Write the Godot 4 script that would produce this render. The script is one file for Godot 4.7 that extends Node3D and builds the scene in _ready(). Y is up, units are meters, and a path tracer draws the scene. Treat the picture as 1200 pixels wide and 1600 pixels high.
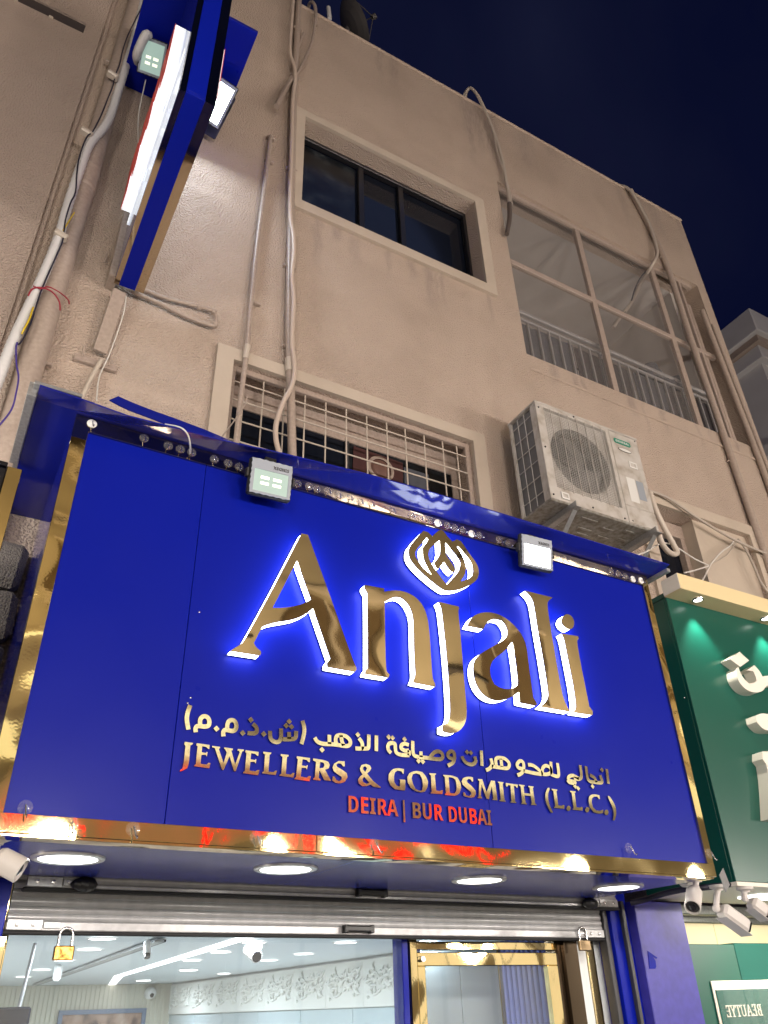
extends Node3D

# ---------------------------------------------------------------- helpers
var M := {}
var taken := {}
var rng := RandomNumberGenerator.new()

func numbered(called: String) -> String:
	var k: int = taken.get(called, 0)
	taken[called] = k + 1
	return called if k == 0 else "%s_%03d" % [called, k]

func thing(called: String, label: String, category: String, at := Vector3.ZERO, group := "") -> Node3D:
	var o := Node3D.new()
	o.name = numbered(called)
	add_child(o)
	o.position = at
	o.set_meta("label", label)
	o.set_meta("category", category)
	if group != "":
		o.set_meta("group", group)
	return o

func dup(src: Node3D, called: String, label: String, xf: Transform3D) -> Node3D:
	var o: Node3D = src.duplicate()
	o.name = numbered(called)
	add_child(o)
	o.transform = xf
	o.set_meta("label", label)
	return o

func ST() -> SurfaceTool:
	var st := SurfaceTool.new()
	st.begin(Mesh.PRIMITIVE_TRIANGLES)
	return st

# commits a SurfaceTool as one named mesh; geometry is given in world coordinates and parent `p` may stand anywhere
func part(called: String, st: SurfaceTool, m: Material, p: Node3D, local := false) -> MeshInstance3D:
	st.generate_normals()
	var o := MeshInstance3D.new()
	o.name = called
	o.mesh = st.commit()
	o.mesh.surface_set_material(0, m)
	p.add_child(o, true)
	if not local and p.get_parent() == self:
		o.position = -p.position
	return o

func share(called: String, mesh: Mesh, m: Material, p: Node3D, xf: Transform3D) -> MeshInstance3D:
	var o := MeshInstance3D.new()
	o.name = called
	o.mesh = mesh
	o.material_override = m
	p.add_child(o, true)
	o.transform = xf
	if p.get_parent() == self:
		o.position -= p.position
	return o

func structure(called: String, st: SurfaceTool, m: Material) -> MeshInstance3D:
	var o := part(called, st, m, self, true)
	o.set_meta("kind", "structure")
	return o

func v2(a: Array) -> PackedVector2Array:
	var r := PackedVector2Array()
	for i in range(0, a.size(), 2):
		r.append(Vector2(a[i], a[i + 1]))
	return r

func tri_out(st: SurfaceTool, a: Vector3, b: Vector3, c: Vector3, ctr: Vector3) -> void:
	if (b - a).cross(c - a).dot((a + b + c) / 3.0 - ctr) > 0:
		st.add_vertex(a); st.add_vertex(c); st.add_vertex(b)
	else:
		st.add_vertex(a); st.add_vertex(b); st.add_vertex(c)

func face_out(st: SurfaceTool, pts: Array, ctr: Vector3) -> void:
	for i in range(1, pts.size() - 1):
		tri_out(st, pts[0], pts[i], pts[i + 1], ctr)

# box with chamfered edges
func bx(st: SurfaceTool, c: Vector3, s: Vector3, ch := 0.0, b := Basis()) -> void:
	st.set_smooth_group(-1)
	var h := s * 0.5
	ch = minf(ch, minf(h.x, minf(h.y, h.z)) * 0.9)
	var pt := func(v: Vector3) -> Vector3: return c + b * v
	for ax in 3:
		var u := (ax + 1) % 3
		var w := (ax + 2) % 3
		for sg in [-1.0, 1.0]:
			var f := []
			for q in [[-1.0, -1.0], [1.0, -1.0], [1.0, 1.0], [-1.0, 1.0]]:
				var v := Vector3.ZERO
				v[ax] = sg * h[ax]
				v[u] = q[0] * (h[u] - ch)
				v[w] = q[1] * (h[w] - ch)
				f.append(pt.call(v))
			face_out(st, f, c)
	if ch <= 0.0:
		return
	for ax in 3:
		var u := (ax + 1) % 3
		var w := (ax + 2) % 3
		for su in [-1.0, 1.0]:
			for sw in [-1.0, 1.0]:
				var f := []
				for e in [[-1.0, 0], [1.0, 0], [1.0, 1], [-1.0, 1]]:
					var v := Vector3.ZERO
					v[ax] = e[0] * (h[ax] - ch)
					v[u] = su * (h[u] - (ch if e[1] == 0 else 0.0))
					v[w] = sw * (h[w] - (0.0 if e[1] == 0 else ch))
					f.append(pt.call(v))
				face_out(st, f, c)
	for sx in [-1.0, 1.0]:
		for sy in [-1.0, 1.0]:
			for sz in [-1.0, 1.0]:
				face_out(st, [pt.call(Vector3(sx * h.x, sy * (h.y - ch), sz * (h.z - ch))), pt.call(Vector3(sx * (h.x - ch), sy * h.y, sz * (h.z - ch))), pt.call(Vector3(sx * (h.x - ch), sy * (h.y - ch), sz * h.z))], c)

func bb(st: SurfaceTool, a: Vector3, b: Vector3, ch := 0.0) -> void:
	bx(st, (a + b) * 0.5, (b - a).abs(), ch)

func box(called: String, a: Vector3, b: Vector3, m: Material, p: Node3D, ch := 0.004) -> MeshInstance3D:
	var st := ST()
	bb(st, a, b, ch)
	return part(called, st, m, p)

# a bar of rectangular section from a to b
func bar(st: SurfaceTool, a: Vector3, b: Vector3, w: float, t: float, up := Vector3.BACK, ch := 0.0) -> void:
	var d := (b - a).normalized()
	var x := d.cross(up).normalized()
	bx(st, (a + b) * 0.5, Vector3(w, a.distance_to(b), t), ch, Basis(x, d, x.cross(d)))

func quad(st: SurfaceTool, a: Vector3, b: Vector3, c: Vector3, d: Vector3) -> void:
	for v in [a, b, c, a, c, d]:
		st.add_vertex(v)

func catmull(pts: Array, n: int) -> Array:
	var r := []
	for i in pts.size() - 1:
		var p0: Vector3 = pts[maxi(i - 1, 0)]
		var p1: Vector3 = pts[i]
		var p2: Vector3 = pts[i + 1]
		var p3: Vector3 = pts[mini(i + 2, pts.size() - 1)]
		for k in n:
			r.append(p1.cubic_interpolate(p2, p0, p3, float(k) / n))
	r.append(pts[-1])
	return r

# swept tube; radii may be one number or one for each point
func tube(st: SurfaceTool, pts: Array, rad: Variant, sides := 8, caps := true) -> void:
	var rings := []
	var side := Vector3.ZERO
	for i in pts.size():
		var d: Vector3 = (pts[mini(i + 1, pts.size() - 1)] - pts[maxi(i - 1, 0)])
		d = d.normalized() if d.length() > 1e-7 else Vector3.UP
		if i == 0:
			side = d.cross(Vector3.UP if absf(d.y) < 0.9 else Vector3.RIGHT).normalized()
		else:
			side = (side - d * side.dot(d)).normalized()
		var up := d.cross(side)
		var r: float = rad[i] if rad is Array else rad
		var ring := []
		for k in sides:
			var a := TAU * k / sides
			ring.append(pts[i] + (side * cos(a) + up * sin(a)) * r)
		rings.append(ring)
	st.set_smooth_group(0)
	for i in rings.size() - 1:
		for k in sides:
			var k2 := (k + 1) % sides
			quad(st, rings[i][k], rings[i][k2], rings[i + 1][k2], rings[i + 1][k])
	if caps:
		st.set_smooth_group(-1)
		for e in [0, rings.size() - 1]:
			var ring: Array = rings[e]
			for k in range(1, sides - 1):
				if e == 0:
					st.add_vertex(ring[0]); st.add_vertex(ring[k + 1]); st.add_vertex(ring[k])
				else:
					st.add_vertex(ring[0]); st.add_vertex(ring[k]); st.add_vertex(ring[k + 1])

func cyl(st: SurfaceTool, a: Vector3, b: Vector3, r: float, sides := 16, r2 := -1.0) -> void:
	tube(st, [a, b], [r, r if r2 < 0 else r2], sides)

# revolve [radius, height] pairs round an axis through `c`
func lathe(st: SurfaceTool, c: Vector3, axis: Vector3, prof: Array, sides := 24) -> void:
	var p := []
	var r := []
	for q in prof:
		p.append(c + axis * q[1])
		r.append(maxf(q[0], 0.0001))
	var u := axis.cross(Vector3.UP if absf(axis.y) < 0.9 else Vector3.RIGHT).normalized()
	var w := axis.cross(u)
	for i in p.size() - 1:
		st.set_smooth_group(i + 1)
		for k in sides:
			var f := []
			for e in [[i, k], [i, k + 1], [i + 1, k + 1], [i + 1, k]]:
				var a: float = TAU * e[1] / sides
				f.append(p[e[0]] + (u * cos(a) + w * sin(a)) * r[e[0]])
			quad(st, f[0], f[1], f[2], f[3])

# simple polygons covering outer minus holes
func pieces(outer: PackedVector2Array, holes: Array) -> Array:
	if holes.is_empty():
		return [outer]
	var cuts := []
	for h in holes:
		var c := 0.0
		for q in h:
			c += q.x
		cuts.append(c / h.size() + 0.00013)
	cuts.sort()
	var edges := [-1e3]
	edges.append_array(cuts)
	edges.append(1e3)
	var out := []
	for i in edges.size() - 1:
		var strip := PackedVector2Array([Vector2(edges[i], -1e3), Vector2(edges[i + 1], -1e3), Vector2(edges[i + 1], 1e3), Vector2(edges[i], 1e3)])
		var now: Array = Geometry2D.intersect_polygons(outer, strip)
		for h in holes:
			var nxt := []
			for q in now:
				nxt.append_array(Geometry2D.clip_polygons(q, h))
			now = nxt
		out.append_array(now)
	return out

func flat(st: SurfaceTool, outer: PackedVector2Array, holes: Array, z: float, sx := 1.0) -> void:
	st.set_smooth_group(-1)
	for q in pieces(outer, holes):
		var idx := Geometry2D.triangulate_polygon(q)
		for i in range(0, idx.size(), 3):
			var a: Vector2 = q[idx[i]]
			var b: Vector2 = q[idx[i + 1]]
			var c: Vector2 = q[idx[i + 2]]
			tri_out(st, Vector3(a.x, a.y, z), Vector3(b.x, b.y, z), Vector3(c.x, c.y, z), Vector3((a.x + b.x + c.x) / 3, (a.y + b.y + c.y) / 3, z - sx))

func rim(st: SurfaceTool, poly: PackedVector2Array, z0: float, z1: float, hole := false) -> void:
	st.set_smooth_group(-1)
	var ccw := not Geometry2D.is_polygon_clockwise(poly)
	if hole:
		ccw = not ccw
	for i in poly.size():
		var a := poly[i]
		var b := poly[(i + 1) % poly.size()]
		if not ccw:
			var t := a
			a = b
			b = t
		quad(st, Vector3(a.x, a.y, z1), Vector3(b.x, b.y, z1), Vector3(b.x, b.y, z0), Vector3(a.x, a.y, z0))

func prism(st: SurfaceTool, outer: PackedVector2Array, holes: Array, z0: float, z1: float) -> void:
	flat(st, outer, holes, z1, 1.0)
	flat(st, outer, holes, z0, -1.0)
	rim(st, outer, z0, z1)
	for h in holes:
		rim(st, h, z0, z1, true)

# one round of corner cutting where the turn is gentle, so that traced curves run smooth
func smooth(poly: PackedVector2Array, limit := 0.75) -> PackedVector2Array:
	var cur := poly
	for rep in 2:
		var r := PackedVector2Array()
		for i in cur.size():
			var p := cur[(i - 1 + cur.size()) % cur.size()]
			var q := cur[i]
			var s := cur[(i + 1) % cur.size()]
			var turn := absf((q - p).angle_to(s - q))
			if turn < limit and turn > 0.02:
				r.append(q.lerp(p, 0.25))
				r.append(q.lerp(s, 0.25))
			else:
				r.append(q)
		cur = r
	return cur

# a wall of thickness z0..z1 with rectangular openings [x0, y0, x1, y1]
func wall(st: SurfaceTool, r: Array, holes: Array, z0: float, z1: float) -> void:
	st.set_smooth_group(-1)
	var xs := [r[0], r[2]]
	var ys := [r[1], r[3]]
	for h in holes:
		for e in [0, 2]:
			if h[e] > r[0] and h[e] < r[2] and not h[e] in xs:
				xs.append(h[e])
		for e in [1, 3]:
			if h[e] > r[1] and h[e] < r[3] and not h[e] in ys:
				ys.append(h[e])
	xs.sort()
	ys.sort()
	for i in xs.size() - 1:
		for j in ys.size() - 1:
			var mx: float = (xs[i] + xs[i + 1]) / 2
			var my: float = (ys[j] + ys[j + 1]) / 2
			var solid := true
			for h in holes:
				if mx > h[0] and mx < h[2] and my > h[1] and my < h[3]:
					solid = false
			if solid:
				for v in [[i, j + 1], [i + 1, j + 1], [i + 1, j], [i, j + 1], [i + 1, j], [i, j]]:
					st.set_uv2(Vector2((xs[v[0]] + 0.2) / 6.6, (9.8 - ys[v[1]]) / 7.5))
					st.add_vertex(Vector3(xs[v[0]], ys[v[1]], z1))
				st.set_uv2(Vector2(0.5, 0.98))
				quad(st, Vector3(xs[i], ys[j], z0), Vector3(xs[i + 1], ys[j], z0), Vector3(xs[i + 1], ys[j + 1], z0), Vector3(xs[i], ys[j + 1], z0))
	rim(st, v2([r[0], r[1], r[2], r[1], r[2], r[3], r[0], r[3]]), z0, z1)
	for h in holes:
		rim(st, v2([h[0], h[1], h[2], h[1], h[2], h[3], h[0], h[3]]), z0, z1, true)

# flat strokes: a polyline widened to `w`
func stroke(line: PackedVector2Array, w: float) -> Array:
	return Geometry2D.offset_polyline(line, w * 0.5, Geometry2D.JOIN_ROUND, Geometry2D.END_BUTT)

func curve2(line: PackedVector2Array, n := 4) -> PackedVector2Array:
	var r := PackedVector2Array()
	for i in line.size() - 1:
		for k in n:
			r.append(line[i].cubic_interpolate(line[i + 1], line[maxi(i - 1, 0)], line[mini(i + 2, line.size() - 1)], float(k) / n))
	r.append(line[-1])
	return r

func noise_tex(freq: float, size := 512, octaves := 4, ramp: Gradient = null, seed_ := 1, kind := FastNoiseLite.TYPE_SIMPLEX_SMOOTH) -> NoiseTexture2D:
	var n := FastNoiseLite.new()
	n.noise_type = kind
	n.frequency = freq
	n.fractal_octaves = octaves
	n.seed = seed_
	var t := NoiseTexture2D.new()
	t.width = size
	t.height = size
	t.seamless = true
	t.noise = n
	if ramp:
		t.color_ramp = ramp
	return t

func ramp(stops: Array) -> Gradient:
	var g := Gradient.new()
	var o := PackedFloat32Array()
	var c := PackedColorArray()
	for s in stops:
		o.append(s[0])
		c.append(s[1])
	g.offsets = o
	g.colors = c
	return g

# linear base colour
func lin(r: float, g: float, b: float, a := 1.0) -> Color:
	var c := Color(r, g, b).linear_to_srgb()
	c.a = a
	return c

func mat(called: String, c: Color, rough := 0.6, metal := 0.0) -> StandardMaterial3D:
	var m := StandardMaterial3D.new()
	m.resource_name = called
	m.albedo_color = c
	m.roughness = rough
	m.metallic = metal
	M[called] = m
	return m

func tri_map(m: StandardMaterial3D, metres: float) -> void:
	m.uv1_triplanar = true
	m.uv1_world_triplanar = true
	m.uv1_scale = Vector3.ONE / metres

func relief(m: StandardMaterial3D, t: Texture2D, cm: float) -> void:
	m.heightmap_enabled = true
	m.heightmap_texture = t
	m.heightmap_scale = cm

func glow(m: StandardMaterial3D, c: Color, e: float) -> void:
	m.emission_enabled = true
	m.emission = c
	m.emission_energy_multiplier = e

func area(at: Vector3, towards: Vector3, size: Vector2, c: Color, e: float, called: String, parent: Node3D = self) -> AreaLight3D:
	var l := AreaLight3D.new()
	l.name = called
	l.area_size = size
	l.light_color = c
	l.light_energy = e
	l.area_range = 60.0
	l.shadow_enabled = true
	parent.add_child(l, true)
	l.look_at_from_position(at, at + towards, Vector3.UP if absf(towards.normalized().y) < 0.95 else Vector3.BACK)
	return l

func letters(text: String, font: Font, x0: float, x1: float, y0: float, cap: float, z: float, depth: float, m: Material, p: Node3D, part_name := "letter") -> void:
	# each character a mesh of its own, the whole word fitted between x0 and x1
	var fs := 64
	var full := font.get_string_size(text, HORIZONTAL_ALIGNMENT_LEFT, -1, fs).x
	var probe := TextMesh.new()
	probe.font = font
	probe.font_size = fs
	probe.pixel_size = 0.01
	probe.depth = 0.0
	probe.text = "E"
	var bbx := probe.get_aabb()
	var sy := cap / bbx.size.y
	var sx := (x1 - x0) / (full * 0.01)
	for i in text.length():
		if text[i] == " ":
			continue
		var tm := TextMesh.new()
		tm.font = font
		tm.font_size = fs
		tm.pixel_size = 0.01
		tm.depth = depth / sy
		tm.curve_step = 1.0
		tm.horizontal_alignment = HORIZONTAL_ALIGNMENT_LEFT
		tm.vertical_alignment = VERTICAL_ALIGNMENT_BOTTOM
		tm.text = text[i]
		var adv := font.get_string_size(text.substr(0, i), HORIZONTAL_ALIGNMENT_LEFT, -1, fs).x * 0.01
		probe.horizontal_alignment = HORIZONTAL_ALIGNMENT_LEFT
		probe.vertical_alignment = VERTICAL_ALIGNMENT_BOTTOM
		var base := probe.get_aabb().position.y
		share(part_name, tm, m, p, Transform3D(Basis.from_scale(Vector3(sx, sy, sy)), Vector3(x0 + adv * sx, y0 - base * sy, z)))

# ---------------------------------------------------------------- scene
func _ready() -> void:
	rng.seed = 7
	# camera
	var cam := Camera3D.new()
	cam.name = "camera"
	cam.transform = Transform3D(Basis(Vector3(0.872293, -0.027777, 0.488194), Vector3(-0.242212, 0.842753, 0.48073), Vector3(-0.42478, -0.537584, 0.728399)), Vector3(0, 1.75, 3.46))
	cam.fov = 66.65
	cam.near = 0.05
	cam.far = 300.0
	add_child(cam)
	cam.current = true
	# night sky
	var env := Environment.new()
	env.background_mode = Environment.BG_SKY
	var sky := ProceduralSkyMaterial.new()
	sky.sky_top_color = Color(0.020, 0.036, 0.140)
	sky.sky_horizon_color = Color(0.055, 0.075, 0.225)
	sky.sky_curve = 0.2
	sky.ground_bottom_color = Color(0.02, 0.02, 0.05)
	sky.ground_horizon_color = Color(0.04, 0.05, 0.12)
	sky.sun_angle_max = 0.1
	var haze := FastNoiseLite.new()
	haze.frequency = 0.006
	haze.fractal_octaves = 5
	haze.seed = 12
	var cover := NoiseTexture2D.new()
	cover.width = 1024
	cover.height = 512
	cover.seamless = true
	cover.noise = haze
	cover.color_ramp = ramp([[0.0, Color(0, 0, 0)], [0.4, Color(0.02, 0.02, 0.035)], [1.0, Color(0.075, 0.08, 0.115)]])
	sky.sky_cover = cover
	env.sky = Sky.new()
	env.sky.sky_material = sky
	env.tonemap_mode = Environment.TONE_MAPPER_LINEAR
	env.tonemap_exposure = 1.0
	env.sdfgi_enabled = true
	env.ssao_enabled = true
	env.ssil_enabled = true
	var we := WorldEnvironment.new()
	we.name = "environment"
	we.environment = env
	add_child(we)
	# what is left of the daylight, far below street light level
	var dusk := DirectionalLight3D.new()
	dusk.name = "dusk"
	dusk.light_energy = 0.012
	dusk.light_color = Color(0.6, 0.7, 1.0)
	dusk.light_angular_distance = 20.0
	dusk.shadow_enabled = true
	dusk.sky_mode = DirectionalLight3D.SKY_MODE_LIGHT_ONLY
	add_child(dusk)
	dusk.look_at_from_position(Vector3(8, 20, 14), Vector3(2, 4, 0))

	make_materials()
	street()
	main_building()
	side_window_lights()
	left_building()
	far_building()
	canopy_and_sign()
	sign_lettering()
	blade_sign()
	shopfront()
	shop_interior()
	green_shop()
	left_neighbour_sign()
	pipes_and_cables()
	air_conditioner()
	sign_fittings()
	cameras()
	roof_things()

func make_materials() -> void:
	var grain := noise_tex(0.055, 512, 3, null, 3)
	var blotch := noise_tex(0.006, 512, 5, ramp([[0.0, Color(0.945, 0.94, 0.935)], [0.5, Color(0.98, 0.978, 0.975)], [1.0, Color(1, 1, 1)]]), 5)
	var fine := noise_tex(0.03, 512, 4, ramp([[0.0, Color(0.86, 0.86, 0.86)], [1.0, Color(1, 1, 1)]]), 9)
	var wavy := noise_tex(0.008, 512, 2, null, 11)
	var m: StandardMaterial3D
	m = mat("stucco", lin(0.49, 0.397, 0.328), 0.6)
	m.albedo_texture = blotch
	tri_map(m, 1.9)
	var s2 := noise_tex(0.1, 1024, 3, null, 21)
	relief(m, s2, 1.35)
	m.detail_enabled = true
	m.detail_blend_mode = BaseMaterial3D.BLEND_MODE_MUL
	m.detail_uv_layer = BaseMaterial3D.DETAIL_UV_2
	m.detail_albedo = stain_map()
	m = mat("stucco_left", lin(0.45, 0.365, 0.31), 0.6)
	m.albedo_texture = blotch
	tri_map(m, 1.7)
	relief(m, s2, 1.4)
	m = mat("plaster_band", lin(0.50, 0.43, 0.355), 0.5)
	m.albedo_texture = blotch
	tri_map(m, 1.3)
	relief(m, grain, 0.12)
	m = mat("pipe_paint", lin(0.44, 0.36, 0.305), 0.4)
	m.albedo_texture = fine
	tri_map(m, 0.5)
	m = mat("pipe_cream", lin(0.52, 0.46, 0.39), 0.35)
	m = mat("frame_paint", lin(0.42, 0.34, 0.29), 0.4)
	m.albedo_texture = fine
	tri_map(m, 0.4)
	m = mat("balcony_plaster", lin(0.47, 0.44, 0.42), 0.8)
	m.albedo_texture = blotch
	tri_map(m, 2.3)
	m = mat("rail_metal", lin(0.33, 0.32, 0.32), 0.45, 0.2)
	m = mat("mesh_cloth", lin(0.06, 0.065, 0.08), 0.9)
	m = mat("dark_glass", lin(0.006, 0.008, 0.014), 0.06)
	m.metallic_specular = 0.32
	m = mat("curtain", lin(0.05, 0.045, 0.05), 0.9)
	m = mat("dark_frame", lin(0.03, 0.03, 0.035), 0.4)
	m = mat("room_dark", lin(0.02, 0.016, 0.016), 0.9)
	m = mat("dirty_glass", lin(0.03, 0.035, 0.04), 0.25)
	m.albedo_texture = noise_tex(0.012, 256, 5, ramp([[0.0, Color(0.25, 0.2, 0.2)], [0.6, Color(0.5, 0.55, 0.6)], [1.0, Color(1, 1, 1)]]), 8)
	tri_map(m, 0.9)
	m = mat("blue_panel", lin(0.003, 0.010, 0.28), 0.36)
	m.metallic_specular = 0.22
	m.roughness_texture = noise_tex(0.01, 512, 4, ramp([[0.0, Color(0.75, 0.75, 0.75)], [1.0, Color(1, 1, 1)]]), 31)
	tri_map(m, 1.6)
	relief(m, wavy, 0.02)
	m = mat("blue_gloss", lin(0.010, 0.016, 0.24), 0.09)
	tri_map(m, 2.4)
	relief(m, wavy, 0.35)
	m = mat("blue_soffit", lin(0.03, 0.04, 0.26), 0.2)
	m.metallic_specular = 0.3
	tri_map(m, 2.4)
	relief(m, wavy, 0.3)
	m = mat("blue_paint", lin(0.05, 0.045, 0.36), 0.38)
	m.albedo_texture = fine
	tri_map(m, 0.9)
	m = mat("gold", lin(0.68, 0.55, 0.28), 0.05, 1.0)
	tri_map(m, 2.0)
	relief(m, wavy, 0.9)
	m = mat("gold_face", lin(0.64, 0.56, 0.39), 0.04, 1.0)
	tri_map(m, 1.6)
	relief(m, wavy, 0.22)
	m = mat("gold_satin", lin(0.66, 0.54, 0.30), 0.2, 1.0)
	m.albedo_texture = fine
	tri_map(m, 0.25)
	m = mat("letter_light", lin(0.85, 0.87, 0.9), 0.5)
	glow(m, Color(0.93, 0.96, 1.0), 9.0)
	m = mat("clear_plastic", lin(0.9, 0.9, 0.9, 0.08), 0.08)
	m.transparency = BaseMaterial3D.TRANSPARENCY_ALPHA
	m = mat("white_plastic", lin(0.78, 0.78, 0.76), 0.4)
	m = mat("off_white_plastic", lin(0.62, 0.60, 0.58), 0.45)
	m = mat("insect_mesh", lin(0.25, 0.23, 0.22, 0.14), 0.8)
	m.transparency = BaseMaterial3D.TRANSPARENCY_ALPHA
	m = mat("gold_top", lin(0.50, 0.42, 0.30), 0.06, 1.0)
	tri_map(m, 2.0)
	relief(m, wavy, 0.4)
	m = mat("gold_cut", lin(0.78, 0.70, 0.48), 0.06, 1.0)
	m.albedo_texture = fine
	tri_map(m, 0.3)
	m = mat("bronze", lin(0.30, 0.22, 0.13), 0.35, 1.0)
	m = mat("dark_bronze", lin(0.10, 0.075, 0.05), 0.12, 0.9)
	m = mat("pale_panel", lin(0.50, 0.60, 0.64), 0.15)
	m = mat("blade_letter", lin(0.85, 0.87, 0.9), 0.5)
	glow(m, Color(0.95, 0.98, 1.0), 0.75)
	m = mat("cream_lit", lin(0.74, 0.66, 0.42), 0.5)
	m = mat("teal_gloss", lin(0.010, 0.095, 0.08), 0.12)
	m = mat("black_gloss", lin(0.008, 0.009, 0.014), 0.12)
	m = mat("pipe_cream2", lin(0.52, 0.43, 0.36), 0.35)
	m = mat("frame_dark", lin(0.10, 0.08, 0.07), 0.7)
	m = mat("hose", lin(0.52, 0.46, 0.40), 0.5)
	m = mat("steel", lin(0.55, 0.55, 0.55), 0.25, 1.0)
	m = mat("galvanised", lin(0.45, 0.46, 0.47), 0.45, 0.7)
	m.albedo_texture = fine
	tri_map(m, 0.3)
	m = mat("black_plastic", lin(0.012, 0.012, 0.013), 0.45)
	m = mat("rubber", lin(0.006, 0.006, 0.007), 0.7)
	m = mat("shutter_paint", lin(0.46, 0.46, 0.47), 0.28, 0.15)
	m.albedo_texture = fine
	tri_map(m, 0.8)
	m = mat("brass", lin(0.55, 0.38, 0.12), 0.3, 1.0)
	m.albedo_texture = noise_tex(0.02, 256, 4, ramp([[0.0, Color(0.45, 0.4, 0.35)], [0.55, Color(0.9, 0.85, 0.8)], [1.0, Color(1, 1, 1)]]), 41)
	tri_map(m, 0.12)
	m = mat("flood_glass", lin(0.20, 0.25, 0.23), 0.3)
	glow(m, Color(0.82, 0.96, 0.90), 0.42)
	m = mat("flood_cells", lin(0.9, 0.9, 0.8), 0.4)
	glow(m, Color(1.0, 1.0, 0.88), 1.1)
	m = mat("flood_glass_bright", lin(0.9, 0.95, 0.9), 0.3)
	glow(m, Color(0.93, 1.0, 0.95), 14.0)
	m = mat("flood_bezel", lin(0.30, 0.34, 0.40), 0.4)
	m = mat("downlight_disc", lin(0.9, 0.9, 0.9), 0.4)
	glow(m, Color(1.0, 0.99, 0.95), 5.0)
	m = mat("downlight_rim", lin(0.55, 0.55, 0.55), 0.3, 0.4)
	m = mat("ac_paint", lin(0.50, 0.485, 0.46), 0.45)
	m.albedo_texture = noise_tex(0.012, 512, 5, ramp([[0.0, Color(0.80, 0.77, 0.73)], [0.5, Color(0.95, 0.94, 0.93)], [1.0, Color(1, 1, 1)]]), 51)
	tri_map(m, 0.8)
	m = mat("ac_pan", lin(0.34, 0.34, 0.32), 0.5, 0.3)
	m.albedo_texture = noise_tex(0.02, 512, 5, ramp([[0.0, Color(0.68, 0.62, 0.56)], [0.5, Color(0.88, 0.87, 0.85)], [1.0, Color(1, 1, 1)]]), 52)
	tri_map(m, 0.5)
	m = mat("ac_wire", lin(0.44, 0.43, 0.41), 0.5)
	m = mat("ac_coil", lin(0.16, 0.165, 0.17), 0.6, 0.3)
	m = mat("ac_dark", lin(0.03, 0.03, 0.03), 0.7)
	m = mat("fan_blade", lin(0.13, 0.125, 0.12), 0.5)
	m = mat("badge_green", lin(0.005, 0.20, 0.13), 0.4)
	m = mat("sticker_white", lin(0.62, 0.62, 0.6), 0.6)
	m = mat("sticker_grey", lin(0.26, 0.29, 0.33), 0.6)
	m = mat("green_panel", lin(0.004, 0.078, 0.056), 0.28)
	m = mat("beige_trim", lin(0.70, 0.58, 0.33), 0.5)
	m = mat("cream_letter", lin(0.82, 0.79, 0.70), 0.45)
	m = mat("far_white", lin(0.58, 0.58, 0.6), 0.7)
	m.albedo_texture = blotch
	tri_map(m, 3.0)
	m = mat("cable_grey", lin(0.42, 0.37, 0.32), 0.5)
	m = mat("cable_white", lin(0.68, 0.66, 0.62), 0.5)
	m = mat("cable_black", lin(0.012, 0.012, 0.03), 0.5)
	m = mat("cable_purple", lin(0.05, 0.03, 0.22), 0.5)
	m = mat("cable_red", lin(0.28, 0.01, 0.03), 0.5)
	m = mat("cable_yellow", lin(0.62, 0.45, 0.02), 0.5)
	m = mat("conduit_white", lin(0.60, 0.60, 0.60), 0.5)
	m = mat("red_acrylic", lin(0.6, 0.04, 0.02), 0.35)
	glow(m, Color(1.0, 0.22, 0.08), 0.04)
	m = mat("asphalt", lin(0.05, 0.05, 0.052), 0.85)
	m.albedo_texture = fine
	tri_map(m, 1.0)
	m = mat("paver", lin(0.25, 0.23, 0.21), 0.75)
	m.albedo_texture = fine
	tri_map(m, 0.9)
	m = mat("opposite_wall", lin(0.40, 0.34, 0.25), 0.7)
	m.albedo_texture = blotch
	tri_map(m, 3.1)
	m = mat("shop_glow", lin(0.8, 0.8, 0.78), 0.5)
	glow(m, Color(1.0, 0.95, 0.87), 0.4)
	m = mat("neon_red", lin(0.7, 0.03, 0.03), 0.4)
	glow(m, Color(1.0, 0.04, 0.04), 2.6)
	m = mat("tan_glass", lin(0.14, 0.10, 0.06), 0.1)
	m = mat("navy_plate", lin(0.02, 0.025, 0.07), 0.4)
	m = mat("vent_metal", lin(0.05, 0.04, 0.038), 0.6)
	m = mat("black_alu", lin(0.012, 0.012, 0.015), 0.35)
	m = mat("tan_board", lin(0.55, 0.48, 0.32), 0.5)
	m = mat("board_glow", lin(0.8, 0.75, 0.6), 0.5)
	glow(m, Color(1.0, 0.97, 0.85), 1.1)
	m = mat("street_lamp", lin(0.9, 0.9, 0.9), 0.5)
	glow(m, Color(1.0, 0.97, 0.9), 6.0)
	m = mat("room_white", lin(0.66, 0.69, 0.70), 0.6)
	m = mat("room_ceiling", lin(0.62, 0.67, 0.70), 0.5)
	m = mat("frieze_plaster", lin(0.74, 0.75, 0.71), 0.6)
	m = mat("mirror_panel", lin(0.42, 0.48, 0.52), 0.05, 0.9)
	m = mat("striped_wall", lin(0.62, 0.60, 0.50), 0.6)
	m = mat("blue_flute", lin(0.03, 0.05, 0.22), 0.35)
	m = mat("floor_tile", lin(0.55, 0.54, 0.5), 0.12)
	m = mat("pane", lin(0.9, 0.95, 0.95, 0.03), 0.02)
	m.metallic_specular = 0.33
	m.transparency = BaseMaterial3D.TRANSPARENCY_ALPHA
	m = mat("cove_light", lin(0.9, 0.9, 0.9), 0.5)
	glow(m, Color(1, 1, 1), 1.6)
	m = mat("room_lamp", lin(0.9, 0.9, 0.9), 0.5)
	glow(m, Color(1, 0.99, 0.97), 4.0)
	m = mat("picture_frame", lin(0.12, 0.17, 0.26), 0.4)
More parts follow.
